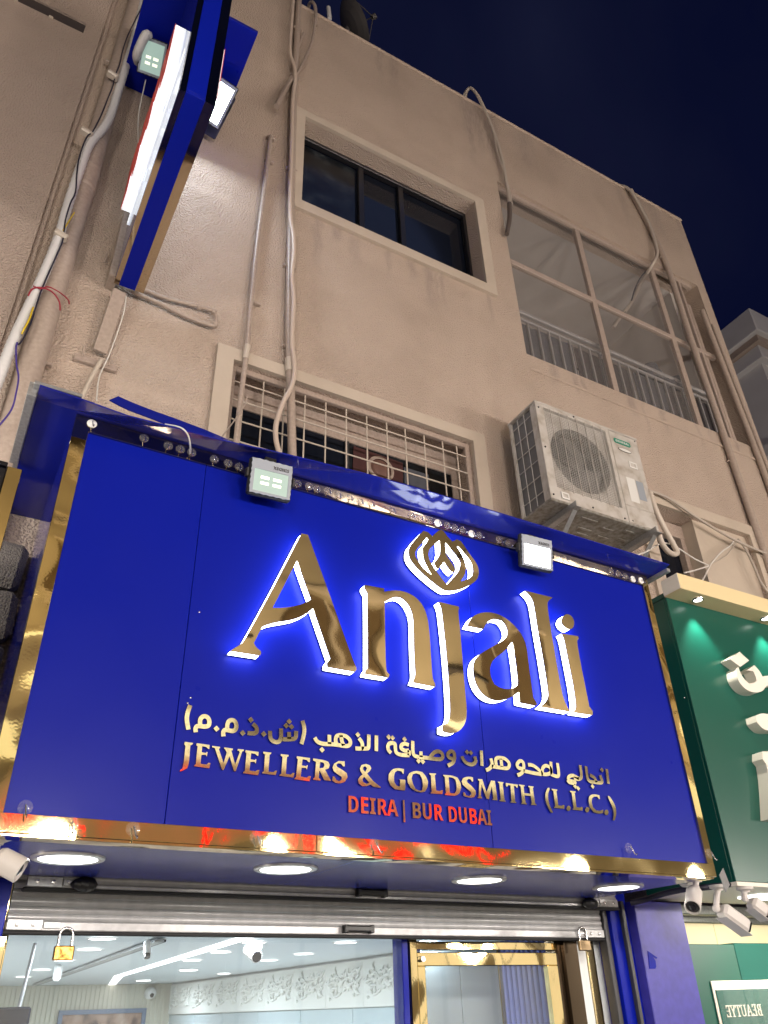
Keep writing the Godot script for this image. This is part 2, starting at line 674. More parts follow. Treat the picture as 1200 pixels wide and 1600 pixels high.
	m = mat("picture_print", lin(0.5, 0.42, 0.38), 0.5)
	m.albedo_texture = noise_tex(0.01, 256, 3, ramp([[0.0, Color(0.35, 0.28, 0.26)], [0.5, Color(0.85, 0.75, 0.68)], [1.0, Color(1, 0.95, 0.9)]]), 61)
	tri_map(m, 0.9)
	m = mat("stone_rough", lin(0.22, 0.20, 0.18), 0.9)
	m.albedo_texture = fine
	tri_map(m, 0.3)
	relief(m, grain, 1.0)
	m = mat("lens", lin(0.01, 0.01, 0.015), 0.05)
	m = mat("dish_mesh", lin(0.07, 0.065, 0.065), 0.6)
	m = mat("wood_inside", lin(0.12, 0.06, 0.045), 0.7)
	m = mat("red_inside", lin(0.045, 0.012, 0.012), 0.6)

# rain streaks, dust and old repairs on the wall, over x -0.2..6.4 and y 2.3..9.8
func stain_map() -> ImageTexture:
	var n := 640
	var im := Image.create(n, n, false, Image.FORMAT_RGB8)
	var f := FastNoiseLite.new()
	f.seed = 77
	f.frequency = 1.0
	f.fractal_octaves = 4
	var g := FastNoiseLite.new()
	g.seed = 78
	g.frequency = 1.0
	g.fractal_octaves = 2
	# [x, top, width, length, strength] of streaks that run down from the parapet, sills and fixings
	var runs := []
	var r := RandomNumberGenerator.new()
	r.seed = 3
	for k in 26:
		runs.append([r.randf_range(-0.1, 6.3), 9.8, r.randf_range(0.03, 0.16), r.randf_range(0.25, 1.0), r.randf_range(0.25, 0.7)])
	for k in 7:
		runs.append([r.randf_range(3.15, 3.75), 9.75, r.randf_range(0.05, 0.14), r.randf_range(0.7, 1.5), 1.0])
	for k in 9:
		runs.append([r.randf_range(1.3, 3.15), 6.78, r.randf_range(0.02, 0.07), r.randf_range(0.2, 0.7), r.randf_range(0.3, 0.8)])
	for k in 10:
		runs.append([r.randf_range(3.5, 6.2), 6.24, r.randf_range(0.02, 0.08), r.randf_range(0.2, 0.6), r.randf_range(0.3, 0.9)])
	for j in n:
		var y := lerpf(9.8, 2.3, (j + 0.5) / n)
		for i in n:
			var x := lerpf(-0.2, 6.4, (i + 0.5) / n)
			var dust := smoothstep(0.05, 0.5, f.get_noise_2d(x * 1.1, y * 1.1)) * (0.55 + 0.45 * g.get_noise_2d(x * 22.0, y * 14.0))
			var streak := 0.0
			for q in runs:
				var dx: float = absf(x - q[0] + 0.03 * g.get_noise_2d(x * 2.0, y * 5.0))
				var dy: float = q[1] - y
				if dx < q[2] and dy > 0.0 and dy < q[3]:
					streak = maxf(streak, q[4] * smoothstep(q[2], q[2] * 0.3, dx) * smoothstep(q[3], q[3] * 0.35, dy) * (0.6 + 0.5 * g.get_noise_2d(x * 45.0, y * 6.0)))
			var k2 := clampf(1.0 - 0.035 * dust - 0.16 * streak, 0.0, 1.0)
			im.set_pixel(i, j, Color(k2, k2 * (1.0 - 0.004 * dust), k2 * (1.0 - 0.01 * dust) + 0.02 * streak))
	return ImageTexture.create_from_image(im)

# ---------------------------------------------------------------- street and what faces the shop
func street() -> void:
	var st := ST()
	bb(st, Vector3(-60, -0.3, -60), Vector3(60, -0.004, 60))
	structure("ground", st, M.paver)
	st = ST()
	bb(st, Vector3(-40, -0.1, 1.9), Vector3(40, 0.0, 5.6))
	structure("road", st, M.asphalt)
	st = ST()
	bb(st, Vector3(-40, -0.1, -0.1), Vector3(40, 0.12, 1.9), 0.01)
	structure("pavement", st, M.paver)
	st = ST()
	bb(st, Vector3(-40, -0.1, 5.6), Vector3(40, 0.12, 7.6), 0.01)
	structure("pavement_across", st, M.paver)
	var t := thing("building_across_the_street", "tan building across the street, mirrored in the gold letters", "building", Vector3(5, 0, 7.6))
	var holes := []
	for k in 7:
		for fl in 3:
			holes.append([-5.5 + k * 3.1, 5.6 + fl * 2.5, -4.0 + k * 3.1, 6.9 + fl * 2.5])
	for k in 7:
		holes.append([-6.3 + k * 3.2, 0.3, -3.6 + k * 3.2, 2.75])
	st = ST()
	wall(st, [-7.0, 0.0, 16.5, 12.5], holes, 7.6, 7.9)
	part("wall", st, M.opposite_wall, t)
	for k in 7:
		for fl in 3:
			var x := -5.5 + k * 3.1
			var y := 5.6 + fl * 2.5
			var w := box("window", Vector3(x, y, 7.78), Vector3(x + 1.5, y + 1.3, 7.8), M.tan_glass, t, 0.0)
			var f := ST()
			bb(f, Vector3(x - 0.12, y - 0.12, 7.5), Vector3(x + 1.62, y, 7.62), 0.01)
			bb(f, Vector3(x - 0.12, y + 1.3, 7.5), Vector3(x + 1.62, y + 1.42, 7.62), 0.01)
			bb(f, Vector3(x + 0.72, y, 7.72), Vector3(x + 0.78, y + 1.3, 7.77))
			part("frame", f, M.plaster_band, w)
	box("cornice", Vector3(-7.1, 12.5, 7.35), Vector3(16.6, 12.8, 7.9), M.plaster_band, t)
	box("ledge", Vector3(-7.0, 4.85, 7.4), Vector3(16.5, 5.05, 7.6), M.plaster_band, t)
	for k in 7:
		var x := -6.3 + k * 3.2
		var lit := box("lit_shop_window", Vector3(x, 0.3, 7.75), Vector3(x + 2.7, 2.75, 7.8), M.shop_glow, t, 0.0)
		var f := ST()
		for q in [0.0, 0.88, 1.78, 2.66]:
			bb(f, Vector3(x + q, 0.3, 7.62), Vector3(x + q + 0.04, 2.75, 7.7))
		part("frame", f, M.dark_frame, lit)
		area(Vector3(x + 1.35, 1.6, 7.58), Vector3(0, 0.05, -1), Vector2(2.6, 2.3), Color(1.0, 0.95, 0.89), 1.0, "shop_window_light", t)
	# cream sign board above the shops, lit from lamps on its lower edge, and lamps washing the wall over the ledge
	var fb := thing("lit_sign_board", "cream lit sign board across the street, mirrored in the small gold lettering", "sign", Vector3(4.5, 4.5, 7.4))
	box("lit_sign_face", Vector3(-1.5, 4.33, 7.42), Vector3(11.5, 5.25, 7.58), M.board_glow, fb, 0.01)
	for x in [0.4, 3.1, 5.9, 8.6]:
		box("dark_patch", Vector3(x, 4.6, 7.405), Vector3(x + 0.9, 5.1, 7.4195), M.frame_paint, fb, 0.004)
	for x in [-4.0, -0.8, 2.4, 5.6, 8.8, 12.0]:
		var wl := thing("wall_washer", ["small ledge lamp across the street, first from the left", "small ledge lamp across the street, second from the left", "small ledge lamp across the street, third from the left", "small ledge lamp across the street, fourth from the left", "small ledge lamp across the street, fifth from the left", "small ledge lamp across the street, last on the right"][roundi((x + 4.0) / 3.2)], "light", Vector3(x, 5.3, 7.1), "wall washers across the street")
		box("housing", Vector3(x - 0.3, 5.27, 5.98), Vector3(x + 0.3, 5.33, 6.1), M.black_plastic, wl, 0.005)
		box("arm", Vector3(x - 0.02, 5.28, 6.1005), Vector3(x + 0.02, 5.31, 7.58), M.black_plastic, wl, 0.002)
		area(Vector3(x, 5.36, 6.04), Vector3(0, 0.78, 0.62), Vector2(0.5, 0.1), Color(1.0, 0.93, 0.82), 7.0, "washer_light", wl)
	# lamps over the shop windows that light the street
	for x in [-3.5, 1.0, 4.5, 8.0, 11.5]:
		var fl := thing("street_flood", ["flood lamp over the shop windows across the street, leftmost", "flood lamp over the shop windows across the street, second from left", "flood lamp over the shop windows across the street, middle one", "flood lamp over the shop windows across the street, fourth from left", "flood lamp over the shop windows across the street, rightmost"][clampi(roundi((x + 2.5) / 3.5), 0, 4)], "light", Vector3(x, 2.9, 7.3), "flood lamps across the street")
		box("housing", Vector3(x - 0.65, 2.78, 7.3), Vector3(x + 0.65, 3.13, 7.58), M.black_plastic, fl, 0.01)
		box("lamp_face", Vector3(x - 0.62, 2.81, 7.294), Vector3(x + 0.62, 3.1, 7.2995), M.street_lamp, fl, 0.0)
		area(Vector3(x, 2.965, 7.285), Vector3(0, 0.1, -1), Vector2(1.2, 0.27), Color(1.0, 0.95, 0.91), 21.5, "street_light", fl)
	# the red tube sign that the gold trim mirrors
	var rs := thing("neon_sign", "red neon tube sign across the street, mirrored in the lower gold trim", "sign", Vector3(4.5, 3.2, 7.4))
	box("board", Vector3(0.5, 3.15, 7.45), Vector3(7.0, 4.3, 7.58), M.tan_board, rs, 0.01)
	for row in 2:
		var x := 0.8
		while x < 6.6:
			var y := 3.22 + row * 0.46
			var w := rng.randf_range(0.28, 0.6)
			var pts := []
			var kind := rng.randi() % 3
			if kind == 0:
				for q in 12:
					pts.append(Vector3(x + w * (0.5 + 0.5 * cos(q * 0.52)), y + 0.24 + 0.2 * sin(q * 0.52), 7.38))
			elif kind == 1:
				pts = [Vector3(x, y, 7.38), Vector3(x + w * 0.2, y + 0.42, 7.38), Vector3(x + w * 0.6, y + 0.1, 7.38), Vector3(x + w, y + 0.4, 7.38)]
			else:
				pts = [Vector3(x, y + 0.42, 7.38), Vector3(x + w * 0.15, y + 0.05, 7.38), Vector3(x + w, y, 7.38)]
			st = ST()
			tube(st, catmull(pts, 4), 0.04, 6)
			part("neon_tube", st, M.neon_red, rs)
			x += w + rng.randf_range(0.16, 0.5)
	area(Vector3(3.8, 3.8, 7.3), Vector3(0, 0, -1), Vector2(6.0, 1.0), Color(1.0, 0.1, 0.08), 0.12, "neon_light", rs)

# ---------------------------------------------------------------- the building over the shop
func main_building() -> void:
	var t := thing("apartment_building", "tan roughcast building with windows and a screened balcony above the blue shop", "building", Vector3(3, 2.3, 0))
	var st := ST()
	var uw := [1.375, 6.88, 3.08, 7.985]
	var lw := [0.985, 4.05, 2.745, 5.09]
	var rw := [4.42, 4.0, 4.985, 5.097]
	var rn := [4.985, 4.0, 5.635, 5.099]
	var bc := [3.42, 6.25, 6.22, 8.56]
	wall(st, [-0.195, 2.3, 6.36, 9.78], [uw, lw, [4.42, 4.0, 5.635, 5.098], bc], -0.22, 0.0)
	part("wall", st, M.stucco, t)
	# return along the side street and roof slab
	box("side_wall", Vector3(6.14, 2.3, -7), Vector3(6.36, 9.78, -0.2201), M.stucco, t, 0.0)
	box("roof_slab", Vector3(-0.19, 9.0, -7), Vector3(6.13, 9.2, -0.23), M.balcony_plaster, t, 0.0)
	st = ST()
	bb(st, Vector3(-0.19, 9.78, -0.24), Vector3(6.375, 9.815, 0.014), 0.008)
	part("coping", st, M.stucco, t)
	# thin render line under the balcony
	st = ST()
	bb(st, Vector3(3.43, 6.075, 0.0005), Vector3(6.3, 6.1, 0.012), 0.005)
	part("render_band", st, M.stucco, t)
	# upper window
	surround(t, [1.375, 6.88, 3.08, 7.985], 0.1, 0.03)
	var w := box("window", Vector3(1.375, 6.88, -0.2), Vector3(3.08, 7.985, -0.185), M.dark_glass, t, 0.0)
	w.set_meta("label", "dark three-pane sliding window on the top floor")
	st = ST()
	bb(st, Vector3(1.375, 7.945, -0.18), Vector3(3.08, 7.985, -0.13), 0.004)
	bb(st, Vector3(1.375, 6.88, -0.18), Vector3(3.08, 6.915, -0.13), 0.004)
	bb(st, Vector3(3.05, 6.915, -0.18), Vector3(3.08, 7.945, -0.13), 0.004)
	part("frame", st, M.black_alu, w)
	for x in [1.96, 2.36]:
		st = ST()
		bb(st, Vector3(x, 6.915, -0.18), Vector3(x + 0.05, 7.945, -0.145), 0.004)
		part("sash_stile", st, M.black_alu, w)
	st = ST()
	bb(st, Vector3(1.39, 6.93, -0.186), Vector3(1.94, 7.93, -0.183))
	part("pane", st, M.dirty_glass, w)
	# lower window and its grille
	surround(t, lw, 0.105, 0.03)
	var g := thing_part("barred_window", t)
	g.set_meta("label", "window behind a cream steel grille just above the sign canopy")
	st = ST()
	for a in [[0.985, 4.05, 1.02, 5.09], [2.705, 4.05, 2.745, 5.09], [1.02, 5.05, 2.705, 5.09]]:
		bb(st, Vector3(a[0], a[1], -0.05), Vector3(a[2], a[3], -0.02), 0.004)
	part("frame", st, M.frame_paint, g)
	for x in [1.084, 1.207, 1.347, 1.487, 1.632, 1.779, 1.929, 2.08, 2.223, 2.373, 2.523, 2.64]:
		st = ST()
		bb(st, Vector3(x - 0.0045, 4.05, -0.04), Vector3(x + 0.0045, 5.05, -0.031), 0.002)
		part("grille_bar", st, M.pipe_cream, g)
	for y in [4.23, 4.38, 4.53, 4.68, 4.83, 4.97]:
		st = ST()
		bb(st, Vector3(1.02, y - 0.0045, -0.0305), Vector3(2.705, y + 0.0045, -0.0215), 0.002)
		part("grille_bar", st, M.pipe_cream, g)
	var dark := ST()
	wall(dark, [0.99, 4.06, 2.74, 5.085], [[1.04, 4.1, 2.69, 4.92]], -0.21, -0.19)
	part("sash", dark, M.frame_paint, g)
	dark = ST()
	bb(dark, Vector3(1.04, 4.1, -0.206), Vector3(1.85, 4.92, -0.2))
	part("pane", dark, M.dark_glass, g)
	dark = ST()
	bb(dark, Vector3(1.87, 4.1, -0.206), Vector3(2.69, 4.92, -0.2))
	part("pane", dark, M.dirty_glass, g)
	dark = ST()
	bb(dark, Vector3(1.845, 4.1, -0.196), Vector3(1.875, 4.92, -0.18), 0.003)
	part("sash_stile", dark, M.dark_frame, g)
	# round vent with a broken cover in the pane
	dark = ST()
	lathe(dark, Vector3(2.115, 4.78, -0.19), Vector3.BACK, [[0.095, -0.008], [0.1, 0.004], [0.085, 0.012], [0.078, 0.004]], 24)
	part("vent_ring", dark, M.frame_paint, g)
	dark = ST()
	lathe(dark, Vector3(2.115, 4.78, -0.19), Vector3.BACK, [[0.078, -0.004], [0.06, 0.012], [0.03, 0.02], [0.0, 0.022]], 20)
	part("vent_cover", dark, M.wood_inside, g)
	for q in [[1.9, 4.2, 2.28, 4.9, 0], [2.3, 4.15, 2.5, 4.86, 1], [2.5, 4.2, 2.67, 4.8, 2], [1.25, 4.25, 1.6, 4.62, 0]]:
		dark = ST()
		bx(dark, Vector3((q[0] + q[2]) * 0.5, (q[1] + q[3]) * 0.5, -0.196), Vector3(q[2] - q[0], q[3] - q[1], 0.006), 0.002, Basis(Vector3.BACK, 0.04 * (q[4] - 1)))
		part("stored_board", dark, [M.red_inside, M.mesh_cloth, M.dirty_glass][q[4]], g)
	# right window, half walled up
	surround(t, [4.42, 4.0, 5.635, 5.098], 0.12, 0.025)
	var r := thing_part("recessed_window", t)
	r.set_meta("label", "dark window recessed beside the air conditioner")
	box("infill_panel", Vector3(4.985, 4.0, -0.22), Vector3(5.635, 5.098, -0.03), M.plaster_band, r, 0.0)
	st = ST()
	bb(st, Vector3(4.42, 4.96, -0.2), Vector3(4.985, 5.09, -0.14), 0.004)
	bb(st, Vector3(4.93, 4.0, -0.2), Vector3(4.98, 4.96, -0.14), 0.004)
	part("frame", st, M.frame_paint, r)
	box("pane", Vector3(4.42, 4.0, -0.21), Vector3(4.93, 4.96, -0.2), M.dark_glass, r, 0.0)
	# balcony behind the screen
	var b := thing_part("balcony", t)
	b.set_meta("label", "recessed balcony behind a beige frame screen")
	st = ST()
	bb(st, Vector3(3.3, 8.56, -1.5), Vector3(6.13, 8.7, -0.2201))
	part("ceiling", st, M.balcony_plaster, b)
	st = ST()
	bb(st, Vector3(3.3, 6.1, -1.6), Vector3(6.13, 8.56, -1.5))
	part("back_wall", st, M.balcony_plaster, b)
	st = ST()
	bb(st, Vector3(3.3, 6.24, -1.5), Vector3(3.415, 8.56, -0.2201))
	part("end_wall", st, M.balcony_plaster, b)
	st = ST()
	bb(st, Vector3(6.02, 6.24, -1.5), Vector3(6.13, 8.56, -0.2201))
	part("end_wall", st, M.balcony_plaster, b)
	st = ST()
	bb(st, Vector3(3.3, 6.1, -1.5), Vector3(6.13, 6.24, -0.2201))
	part("floor", st, M.balcony_plaster, b)
	for z in [-0.13]:
		st = ST()
		bb(st, Vector3(3.43, 6.9, z - 0.02), Vector3(6.0, 6.94, z + 0.02), 0.008)
		part("handrail", st, M.rail_metal, b)
		st = ST()
		bb(st, Vector3(3.43, 6.82, z - 0.012), Vector3(6.0, 6.845, z + 0.012), 0.004)
		part("rail", st, M.rail_metal, b)
	for k in 21:
		var x := 3.5 + k * 0.12
		st = ST()
		bb(st, Vector3(x - 0.009, 6.25, -0.14), Vector3(x + 0.009, 6.82, -0.12), 0.003)
		part("baluster", st, M.rail_metal, b)
	for a in [[3.45, 4.15], [4.9, 5.3]]:
		st = ST()
		bb(st, Vector3(a[0], 6.27, -0.158), Vector3(a[1], 6.81, -0.15))
		part("shade_cloth", st, M.mesh_cloth, b)
	st = ST()
	bb(st, Vector3(4.18, 6.27, -0.165), Vector3(4.86, 6.81, -0.158))
	part("shade_cloth", st, M.curtain, b)
	st = ST()
	bb(st, Vector3(5.33, 6.27, -0.165), Vector3(6.0, 6.81, -0.158))
	part("shade_cloth", st, M.curtain, b)
	# things one can make out inside: lamp, brackets, a pipe
	st = ST()
	lathe(st, Vector3(3.98, 8.5, -0.75), Vector3.DOWN, [[0.02, -0.06], [0.03, 0.0], [0.13, 0.03], [0.14, 0.1], [0.1, 0.14], [0.0, 0.15]], 20)
	part("ceiling_lamp", st, M.balcony_plaster, b)
	st = ST()
	tube(st, catmull([Vector3(3.55, 8.1, -1.45), Vector3(4.1, 8.2, -1.46), Vector3(4.6, 8.05, -1.45), Vector3(5.9, 8.3, -1.46)], 5), 0.012, 6)
	part("pipe", st, M.cable_black, b)
	st = ST()
	bb(st, Vector3(4.35, 7.6, -1.49), Vector3(4.7, 7.9, -1.4), 0.01)
	part("meter_box", st, M.frame_paint, b)
	# clothes bundle over the rail
	st = ST()
	for q in 7:
		var xx := 5.15 + q * 0.075
		lathe(st, Vector3(xx, 6.93 + 0.05 * sin(q * 1.3), -0.19), Vector3.UP, [[0.03, -0.1], [0.075, -0.02], [0.07 + 0.015 * sin(q * 2.1), 0.05], [0.0, 0.1]], 10)
	part("dark_bundle", st, M.mesh_cloth, b)
	# screen frame
	var sc := thing_part("screen", t)
	sc.set_meta("label", "beige painted frame screen across the balcony opening")
	for a in [[3.42, 3.455, 6.25, 8.56], [4.425, 4.49, 6.25, 8.5], [5.49, 5.56, 6.25, 8.5], [5.93, 5.965, 6.25, 8.5]]:
		st = ST()
		bb(st, Vector3(a[0], a[2], -0.075), Vector3(a[1], a[3], -0.03), 0.004)
		part("mullion", st, M.frame_paint, sc)
	for a in [[7.41, 7.47], [8.50, 8.56]]:
		st = ST()
		bb(st, Vector3(3.455, a[0], -0.07), Vector3(6.14, a[1], -0.028), 0.004)
		part("transom", st, M.frame_paint, sc)
	for a in [[3.455, 8.5], [4.49, 8.5], [3.455, 7.41], [4.49, 7.41]]:
		var x1: float = a[0] + (0.97 if a[0] < 4 else 1.0)
		st = ST()
		bb(st, Vector3(a[0], (7.47 if a[1] > 8 else 6.25), -0.052), Vector3(x1, a[1], -0.05))
		part("insect_mesh", st, M.insect_mesh, sc)
	st = ST()
	bb(st, Vector3(6.0, 6.25, -0.12), Vector3(6.05, 8.2, -0.05), 0.006)
	part("mullion", st, M.frame_paint, sc)

func side_window_lights() -> void:
	# lit shop windows of the neighbours on this side, left and right of the picture
	for a in [[-6.5, -0.6, 0.07, 17.0, "lit shop window of the next shop to the left"], [5.6, 13.0, 0.07, 24.0, "lit shop window beyond the green shop"]]:
		var t := thing("neighbour_shop_window", a[4], "window", Vector3((a[0] + a[1]) * 0.5, 0.12, 0.06))
		box("lit_window_pane", Vector3(a[0], 0.35, 0.06), Vector3(a[1], 2.0, 0.075), M.shop_glow, t, 0.0)
		for k in 5:
			var x := lerpf(a[0], a[1] - 0.06, k / 4.0)
			box("frame", Vector3(x, 0.12, 0.0755), Vector3(x + 0.06, 2.05, 0.11), M.dark_frame, t, 0.003)
		area(Vector3((a[0] + a[1]) * 0.5, 1.2, 0.13), Vector3(0, 0, 1), Vector2(a[1] - a[0], 1.6), Color(1.0, 0.95, 0.88), a[3], "window_light", t)
	# flood lamp standing on the next shop's sign, aimed at the wall
	var f := thing("flood_light", "flood lamp on the next shop's sign, aimed up at the tan wall", "flood light", Vector3(-0.75, 3.35, 1.0))
	flood_body(f, Vector3(-0.75, 3.46, 0.97), Basis(Vector3.UP, deg_to_rad(140)) * Basis(Vector3.RIGHT, deg_to_rad(-28)), Vector2(0.22, 0.18), M.flood_glass_bright, false, "")
	var b := Basis(Vector3.UP, deg_to_rad(140)) * Basis(Vector3.RIGHT, deg_to_rad(-28))
	area(Vector3(-0.75, 3.46, 0.97) + b.z * 0.03, b.z, Vector2(0.18, 0.1), Color(1.0, 0.96, 0.92), 0.9, "flood_glow", f)

func thing_part(called: String, t: Node3D) -> Node3D:
	var o := Node3D.new()
	o.name = called
	t.add_child(o, true)
	o.position = -t.position
	return o

func surround(t: Node3D, r: Array, w: float, proud: float) -> void:
	var st := ST()
	wall(st, [r[0] - w, r[1] - w, r[2] + w, r[3] + (w * 0.85)], [[r[0] + 0.001, r[1] + 0.001, r[2] - 0.001, r[3] - 0.001]], 0.002, proud)
	part("window_surround", st, M.plaster_band, t)

func left_building() -> void:
	var t := thing("neighbouring_building", "darker tan roughcast wall left of the drain pipe, with a narrow vent slot", "building", Vector3(-3, 0, 0))
	var st := ST()
	wall(st, [-7.0, 0.0, -0.225, 11.0], [[-2.2, 7.595, -0.335, 7.725]], -0.25, 0.055)
	part("wall", st, M.stucco_left, t)
	box("vent_slot", Vector3(-2.199, 7.596, -0.02), Vector3(-0.336, 7.724, 0.04), M.vent_metal, t, 0.0)
	box("edge_strip", Vector3(-0.2249, 2.0, -0.2), Vector3(-0.1951, 11.0, 0.03), M.stucco_left, t, 0.004)
	for q in [[-0.55, 7.585], [-0.78, 7.59]]:
		st = ST()
		bx(st, Vector3(q[0], q[1], 0.06), Vector3(0.03, 0.025, 0.02), 0.006)
		part("mortar_lump", st, M.plaster_band, t)

func far_building() -> void:
	var t := thing("white_building", "pale grey building with stepped cornice beyond the right corner", "building", Vector3(10.945, 10.426, -2.5))
	var a := Vector3(12.289, 13.664, -2.5)
	var y0 := Vector3(10.984, 10.441, -2.5).y
	var st := ST()
	var x := a.x
	var y := a.y
	var zf := -2.5
	bb(st, Vector3(x + 0.35, y0, zf - 5), Vector3(x + 8, y - 1.1, zf - 0.35), 0.0)
	part("wall", st, M.far_white, t)
	st = ST()
	bb(st, Vector3(x, y - 0.62, zf - 5.2), Vector3(x + 8, y, zf), 0.02)
	part("parapet", st, M.far_white, t)
	st = ST()
	bb(st, Vector3(x + 0.1, y - 0.78, zf - 5.1), Vector3(x + 8, y - 0.6201, zf - 0.1), 0.01)
	part("cornice", st, M.frame_paint, t)
	st = ST()
	bb(st, Vector3(x + 0.2, y - 1.1, zf - 5.1), Vector3(x + 8, y - 0.7801, zf - 0.2), 0.01)
	part("cornice", st, M.far_white, t)
	st = ST()
	bb(st, Vector3(x - 0.2, y0 - 0.25, zf - 5), Vector3(x + 8, y0, zf - 0.1), 0.01)
	part("floor_slab", st, M.far_white, t)
	st = ST()
	bb(st, Vector3(x - 0.15, y0, zf - 3.0), Vector3(x + 0.35, y - 2.6, zf - 2.6), 0.01)
	part("buttress", st, M.far_white, t)

# ---------------------------------------------------------------- canopy and sign box
func canopy_and_sign() -> void:
	var t := thing("canopy", "blue sheet canopy over the sign, fixed to the tan wall", "canopy", Vector3(1.6, 3.72, 0))
	var st := ST()
	# a thin sheet, flat back to the wall, its front edge sagging a little at the left
	var edge := [[0.0, 3.706], [0.14, 3.699], [0.32, 3.684], [0.5, 3.692], [0.7, 3.699], [0.95, 3.722], [1.35, 3.745], [1.66, 3.752], [2.16, 3.748], [3.225, 3.742]]
	st.set_smooth_group(-1)
	for k in edge.size() - 1:
		var e0: Array = edge[k]
		var e1: Array = edge[k + 1]
		for h in [0.0, 0.006]:
			quad(st, Vector3(e0[0], 3.7212 + h, 0.004), Vector3(e1[0], 3.7212 + h, 0.004), Vector3(e1[0], 3.7212 + h, 0.89), Vector3(e0[0], 3.7212 + h, 0.89))
			quad(st, Vector3(e0[0], 3.7212 + h, 0.89), Vector3(e1[0], 3.7212 + h, 0.89), Vector3(e1[0], e1[1] + h, 0.992), Vector3(e0[0], e0[1] + h, 0.992))
		quad(st, Vector3(e0[0], e0[1], 0.992), Vector3(e0[0], e0[1] + 0.006, 0.992), Vector3(e1[0], e1[1] + 0.006, 0.992), Vector3(e1[0], e1[1], 0.992))
	for x in [0.0, 3.225]:
		quad(st, Vector3(x, 3.7212, 0.004), Vector3(x, 3.7272, 0.004), Vector3(x, 3.7272, 0.89), Vector3(x, 3.7212, 0.89))
	part("sheet", st, M.blue_gloss, t)
	st = ST()
	bb(st, Vector3(-0.02, 3.733, 0.3), Vector3(0.15, 3.748, 0.965), 0.002)
	bb(st, Vector3(-0.035, 3.70, 0.45), Vector3(-0.002, 3.765, 0.93), 0.002)
	part("backing_plate", st, M.galvanised, t)
	# edge strip that has sprung loose
	st = ST()
	st.set_smooth_group(0)
	var lo: Array = catmull([Vector3(0.245, 3.752, 0.97), Vector3(0.32, 3.733, 0.97), Vector3(0.401, 3.725, 0.97), Vector3(0.501, 3.714, 0.97), Vector3(0.656, 3.712, 0.97), Vector3(0.755, 3.717, 0.97)], 4)
	var hi: Array = catmull([Vector3(0.279, 3.808, 0.94), Vector3(0.33, 3.799, 0.94), Vector3(0.415, 3.789, 0.94), Vector3(0.512, 3.782, 0.94), Vector3(0.66, 3.767, 0.94), Vector3(0.767, 3.749, 0.94)], 4)
	for k in lo.size() - 1:
		quad(st, lo[k], lo[k + 1], hi[k + 1], hi[k])
		var dn := Vector3(0, -0.002, -0.002)
		quad(st, lo[k] + dn, hi[k] + dn, hi[k + 1] + dn, lo[k + 1] + dn)
	part("loose_edge_strip", st, M.blue_gloss, t)

	var s := thing("shop_sign", "large royal blue shop sign in a gold mirror frame with lit gold letters", "sign", Vector3(1.66, 2.205, 0.86))
	# panels with joints
	for a in [[0.19, 0.6765], [0.678, 1.9535], [1.955, 3.14]]:
		box("panel", Vector3(a[0], 2.24, 0.845), Vector3(a[1], 3.68, 0.86), M.blue_panel, s, 0.0015)
	# gold mirror frame
	for a in [[0.15, 2.205, 1.2, 2.258], [1.2005, 2.205, 2.6, 2.258], [2.6005, 2.205, 3.166, 2.258]]:
		box("trim", Vector3(a[0], a[1], 0.835), Vector3(a[2], a[3], 0.872), M.gold, s, 0.001)
	box("trim", Vector3(0.15, 2.2585, 0.835), Vector3(0.206, 3.72, 0.872), M.gold, s, 0.001)
	box("trim", Vector3(3.125, 2.2585, 0.835), Vector3(3.166, 3.72, 0.872), M.gold, s, 0.001)
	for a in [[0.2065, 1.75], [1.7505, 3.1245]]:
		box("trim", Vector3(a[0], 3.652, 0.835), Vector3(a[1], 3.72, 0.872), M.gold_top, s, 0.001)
	# box sides and soffit
	box("side_panel", Vector3(0.153, 2.21, 0.01), Vector3(0.165, 3.719, 0.834), M.blue_gloss, s, 0.001)
	box("side_panel", Vector3(3.15, 2.21, 0.01), Vector3(3.162, 3.719, 0.834), M.blue_gloss, s, 0.001)
	box("gold_lip", Vector3(0.17, 2.196, 0.80), Vector3(3.15, 2.2045, 0.868), M.gold, s, 0.001)
	for a in [[0.166, 1.40], [1.402, 3.149]]:
		box("soffit_panel", Vector3(a[0], 2.2, 0.10), Vector3(a[1], 2.21, 0.798), M.blue_soffit, s, 0.001)
	for q in [Vector3(0.715, 3.001, 0.862), Vector3(0.717, 2.676, 0.862), Vector3(0.708, 2.656, 0.862), Vector3(3.253, 3.044, 0.862)]:
		st = ST()
		lathe(st, Vector3(q.x, q.y, 0.86), Vector3.BACK, [[0.004, 0.0], [0.003, 0.002], [0.0, 0.003]], 8)
		part("screw", st, M.steel, s)

